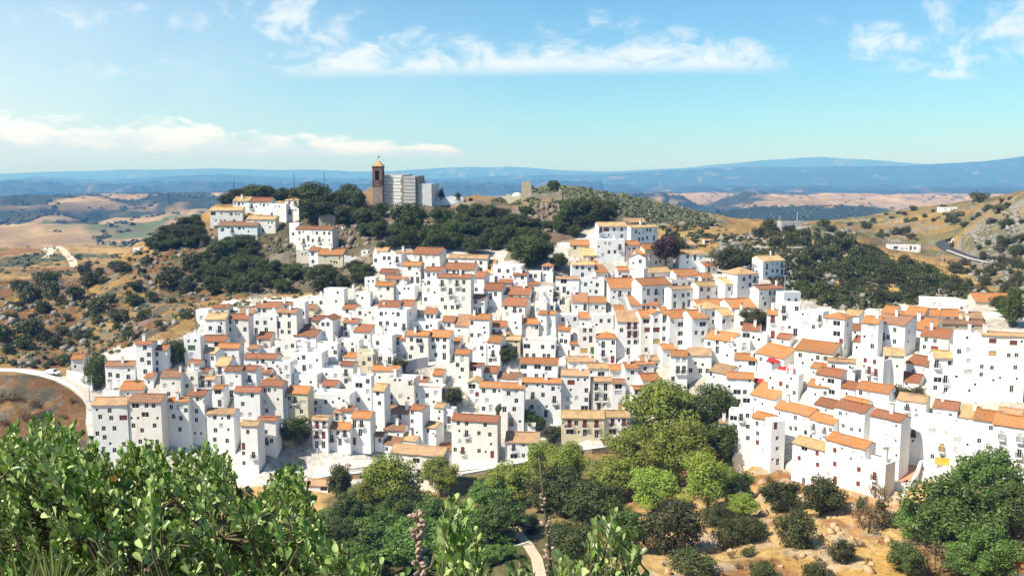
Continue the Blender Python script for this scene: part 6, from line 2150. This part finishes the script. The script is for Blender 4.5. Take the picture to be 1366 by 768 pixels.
U = mth('DIVIDE', sep.outputs[0], ymax); V_ = mth('DIVIDE', sep.outputs[2], ymax)   # direction slopes: sideways and upwards
def seg(s, a, b, c, d):        # 0 below a, 1 between b and c, 0 above d
    def mr(lo, hi):
        n = N(nt, 'ShaderNodeMapRange', interpolation_type='SMOOTHSTEP'); n.inputs[1].default_value = lo; n.inputs[2].default_value = hi
        nt.links.new(s, n.inputs[0]); return n.outputs[0]
    return mth('MULTIPLY', mr(a, b), mth('SUBTRACT', 1.0, mr(c, d)))
def cnoise(su, sv, detail, rough, off=0., dist=0.):
    c = N(nt, 'ShaderNodeCombineXYZ'); nt.links.new(mth('MULTIPLY', U, su), c.inputs[0]); nt.links.new(mth('MULTIPLY', V_, sv), c.inputs[1]); c.inputs[2].default_value = off
    n = N(nt, 'ShaderNodeTexNoise'); n.inputs['Scale'].default_value = 1; n.inputs['Detail'].default_value = detail; n.inputs['Roughness'].default_value = rough; n.inputs['Distortion'].default_value = dist
    nt.links.new(c.outputs[0], n.inputs['Vector']); return n.outputs[0]
def thr(v, a, b):
    n = N(nt, 'ShaderNodeMapRange', interpolation_type='SMOOTHSTEP'); n.inputs[1].default_value = a; n.inputs[2].default_value = b
    nt.links.new(v, n.inputs[0]); return n.outputs[0]
def vv_(py): return kz(py)
def uu_(px): return (px - CX) / F
# long puffy streak with a flat foot high up, small puffs to its right, low bank at the left horizon
def mad(a, k, c): return mth('ADD', mth('MULTIPLY', a, k), c)
n_s = mad(cnoise(17, 34, 10, .66, 1.3, .5), 2.6, -.8); n_p = cnoise(17, 24, 10, .60, 4.2, .35); n_b = mad(cnoise(15, 40, 10, .62, 7.7, .3), 1.8, -.4)
foot = mad(U, .012, kz(97))
hA = mth('DIVIDE', mth('SUBTRACT', V_, foot), kz(38) - kz(97))
xA = seg(U, uu_(290), uu_(480), uu_(960), uu_(1075))
vA = mth('ADD', mth('ADD', n_s, mth('MULTIPLY', hA, -.75)), mad(xA, .72, -.30))
cA = mth('MULTIPLY', mth('MULTIPLY', thr(vA, .16, .95), thr(hA, -.16, .22)), .95)
def puff(px0, px1, py0, py1, soft, lift, k):
    w = (uu_(px1) - uu_(px0)) * soft; h = (kz(py0) - kz(py1)) * soft
    m = mth('MULTIPLY', seg(U, uu_(px0) - w, uu_(px0) + w, uu_(px1) - w, uu_(px1) + w), seg(V_, kz(py1) - h, kz(py1) + h, kz(py0) - h, kz(py0) + h))
    return mth('MULTIPLY', thr(mth('ADD', n_p, mad(m, lift, -lift)), .42, .66), mth('MULTIPLY', thr(m, 0, .4), k))
cP = None
for a in [(320, 470, -20, 62, .35, .12, .9), (60, 215, 0, 55, .4, .16, .8), (215, 305, 0, 50, .4, .2, .7), (788, 824, 6, 34, .4, .02, .8), (1072, 1102, 28, 58, .4, .02, .8), (1130, 1185, 36, 76, .4, -.02, .9), (1200, 1290, 55, 98, .4, .04, .85),
          (1250, 1345, 10, 78, .4, .02, .9), (1205, 1270, 0, 34, .4, .12, .7), (1335, 1380, 0, 30, .4, .05, .8), (880, 960, 30, 60, .4, .25, .6)]:
    c = puff(*a); cP = c if cP is None else mth('MAXIMUM', cP, c)
tp = mad(thr(U, uu_(120), uu_(560)), kz(191) - kz(158), kz(158))
hC = mth('DIVIDE', mth('SUBTRACT', V_, kz(210)), mth('SUBTRACT', tp, kz(210)))
xC = seg(U, uu_(-900), uu_(-800), uu_(590), uu_(665))
vC = mth('ADD', mth('ADD', n_b, mth('MULTIPLY', hC, -.72)), mad(xC, .9, -.42))
cC = mth('MULTIPLY', thr(vC, .18, .42), thr(hC, -.12, .22))
shade = thr(mth('ADD', hC, mth('MULTIPLY', n_b, .9)), .55, 1.15)
tint = N(nt, 'ShaderNodeMix', data_type='RGBA', blend_type='MULTIPLY'); tint.inputs[0].default_value = 1
nt.links.new(sky.outputs[0], tint.inputs[6]); tint.inputs[7].default_value = SKY_TINT
def mixc(a, col, fac):
    m = N(nt, 'ShaderNodeMix', data_type='RGBA'); nt.links.new(a, m.inputs[6])
    if hasattr(col, 'links'): nt.links.new(col, m.inputs[7])
    else: m.inputs[7].default_value = (*col, 1)
    nt.links.new(fac, m.inputs[0]); return m.outputs[2]
cs = tint.outputs[2]
# thin high veil whitening the left half of the sky
n_v = cnoise(2.2, 5, 6, .6, 11.3, .4)
veil = mth('MULTIPLY', mth('SUBTRACT', 1.0, thr(mth('ADD', U, mad(n_v, .5, -.25)), -.75, .12)), mth('MULTIPLY', thr(V_, -.02, .06), mth('SUBTRACT', 1.0, mth('MULTIPLY', thr(V_, .10, .30), .75))))
cs = mixc(cs, (6.2, 6.9, 7.2), mth('MULTIPLY', veil, .62))
cs = mixc(cs, CLOUD_HI, mth('MULTIPLY', mth('MAXIMUM', cA, cP), .82))
bankcol = N(nt, 'ShaderNodeMix', data_type='RGBA'); bankcol.inputs[6].default_value = (*CLOUD_BASE, 1); bankcol.inputs[7].default_value = (*CLOUD_TOP, 1); nt.links.new(shade, bankcol.inputs[0])
cs = mixc(cs, bankcol.outputs[2], mth('MULTIPLY', cC, 1.0))
nt.links.new(cs, bg.inputs[0]); bg.inputs[1].default_value = .10
nt.links.new(bg.outputs[0], out.inputs[0])

def haze():
    mb = MB(); mb.box(-21000, 21000, -60, 20800, float(GZ.min()) - 1, float(GZ.max()) + 12)
    m = bpy.data.materials.new('haze'); m.use_nodes = True
    t = m.node_tree; t.nodes.clear()
    o = t.nodes.new('ShaderNodeOutputMaterial'); v = t.nodes.new('ShaderNodeVolumePrincipled')
    v.inputs['Color'].default_value = HAZE_COL; v.inputs['Density'].default_value = HAZE_DEN; v.inputs['Anisotropy'].default_value = 0.0
    v.inputs['Absorption Color'].default_value = (1, 1, 1, 1)
    t.links.new(v.outputs[0], o.inputs['Volume'])
    tag(mb.build('haze', [m]), 'thin blue air haze over the far hills', None, None, 'stuff')
if HAZE_DEN > 0: haze()

cam = bpy.data.cameras.new('camera'); co = bpy.data.objects.new('camera', cam); COL.objects.link(co)
cam.sensor_width = 36; cam.lens = F / 1366 * 36
cam.clip_start = .05; cam.clip_end = 40000
co.location = (0, 0, ZC); co.rotation_euler = (math.pi / 2 - PITCH, 0, 0)
SC.camera = co
SC.view_settings.view_transform = 'Standard'; SC.view_settings.look = 'None'; SC.view_settings.exposure = EXPOSURE; SC.view_settings.gamma = 1
SC.view_settings.use_curve_mapping = False
SC.render.engine = 'CYCLES'
cy = SC.cycles
cy.max_bounces = 6; cy.diffuse_bounces = 3; cy.glossy_bounces = 2; cy.transmission_bounces = 3; cy.volume_bounces = 0; cy.transparent_max_bounces = 4
cy.use_denoising = True
cy.sample_clamp_indirect = 6
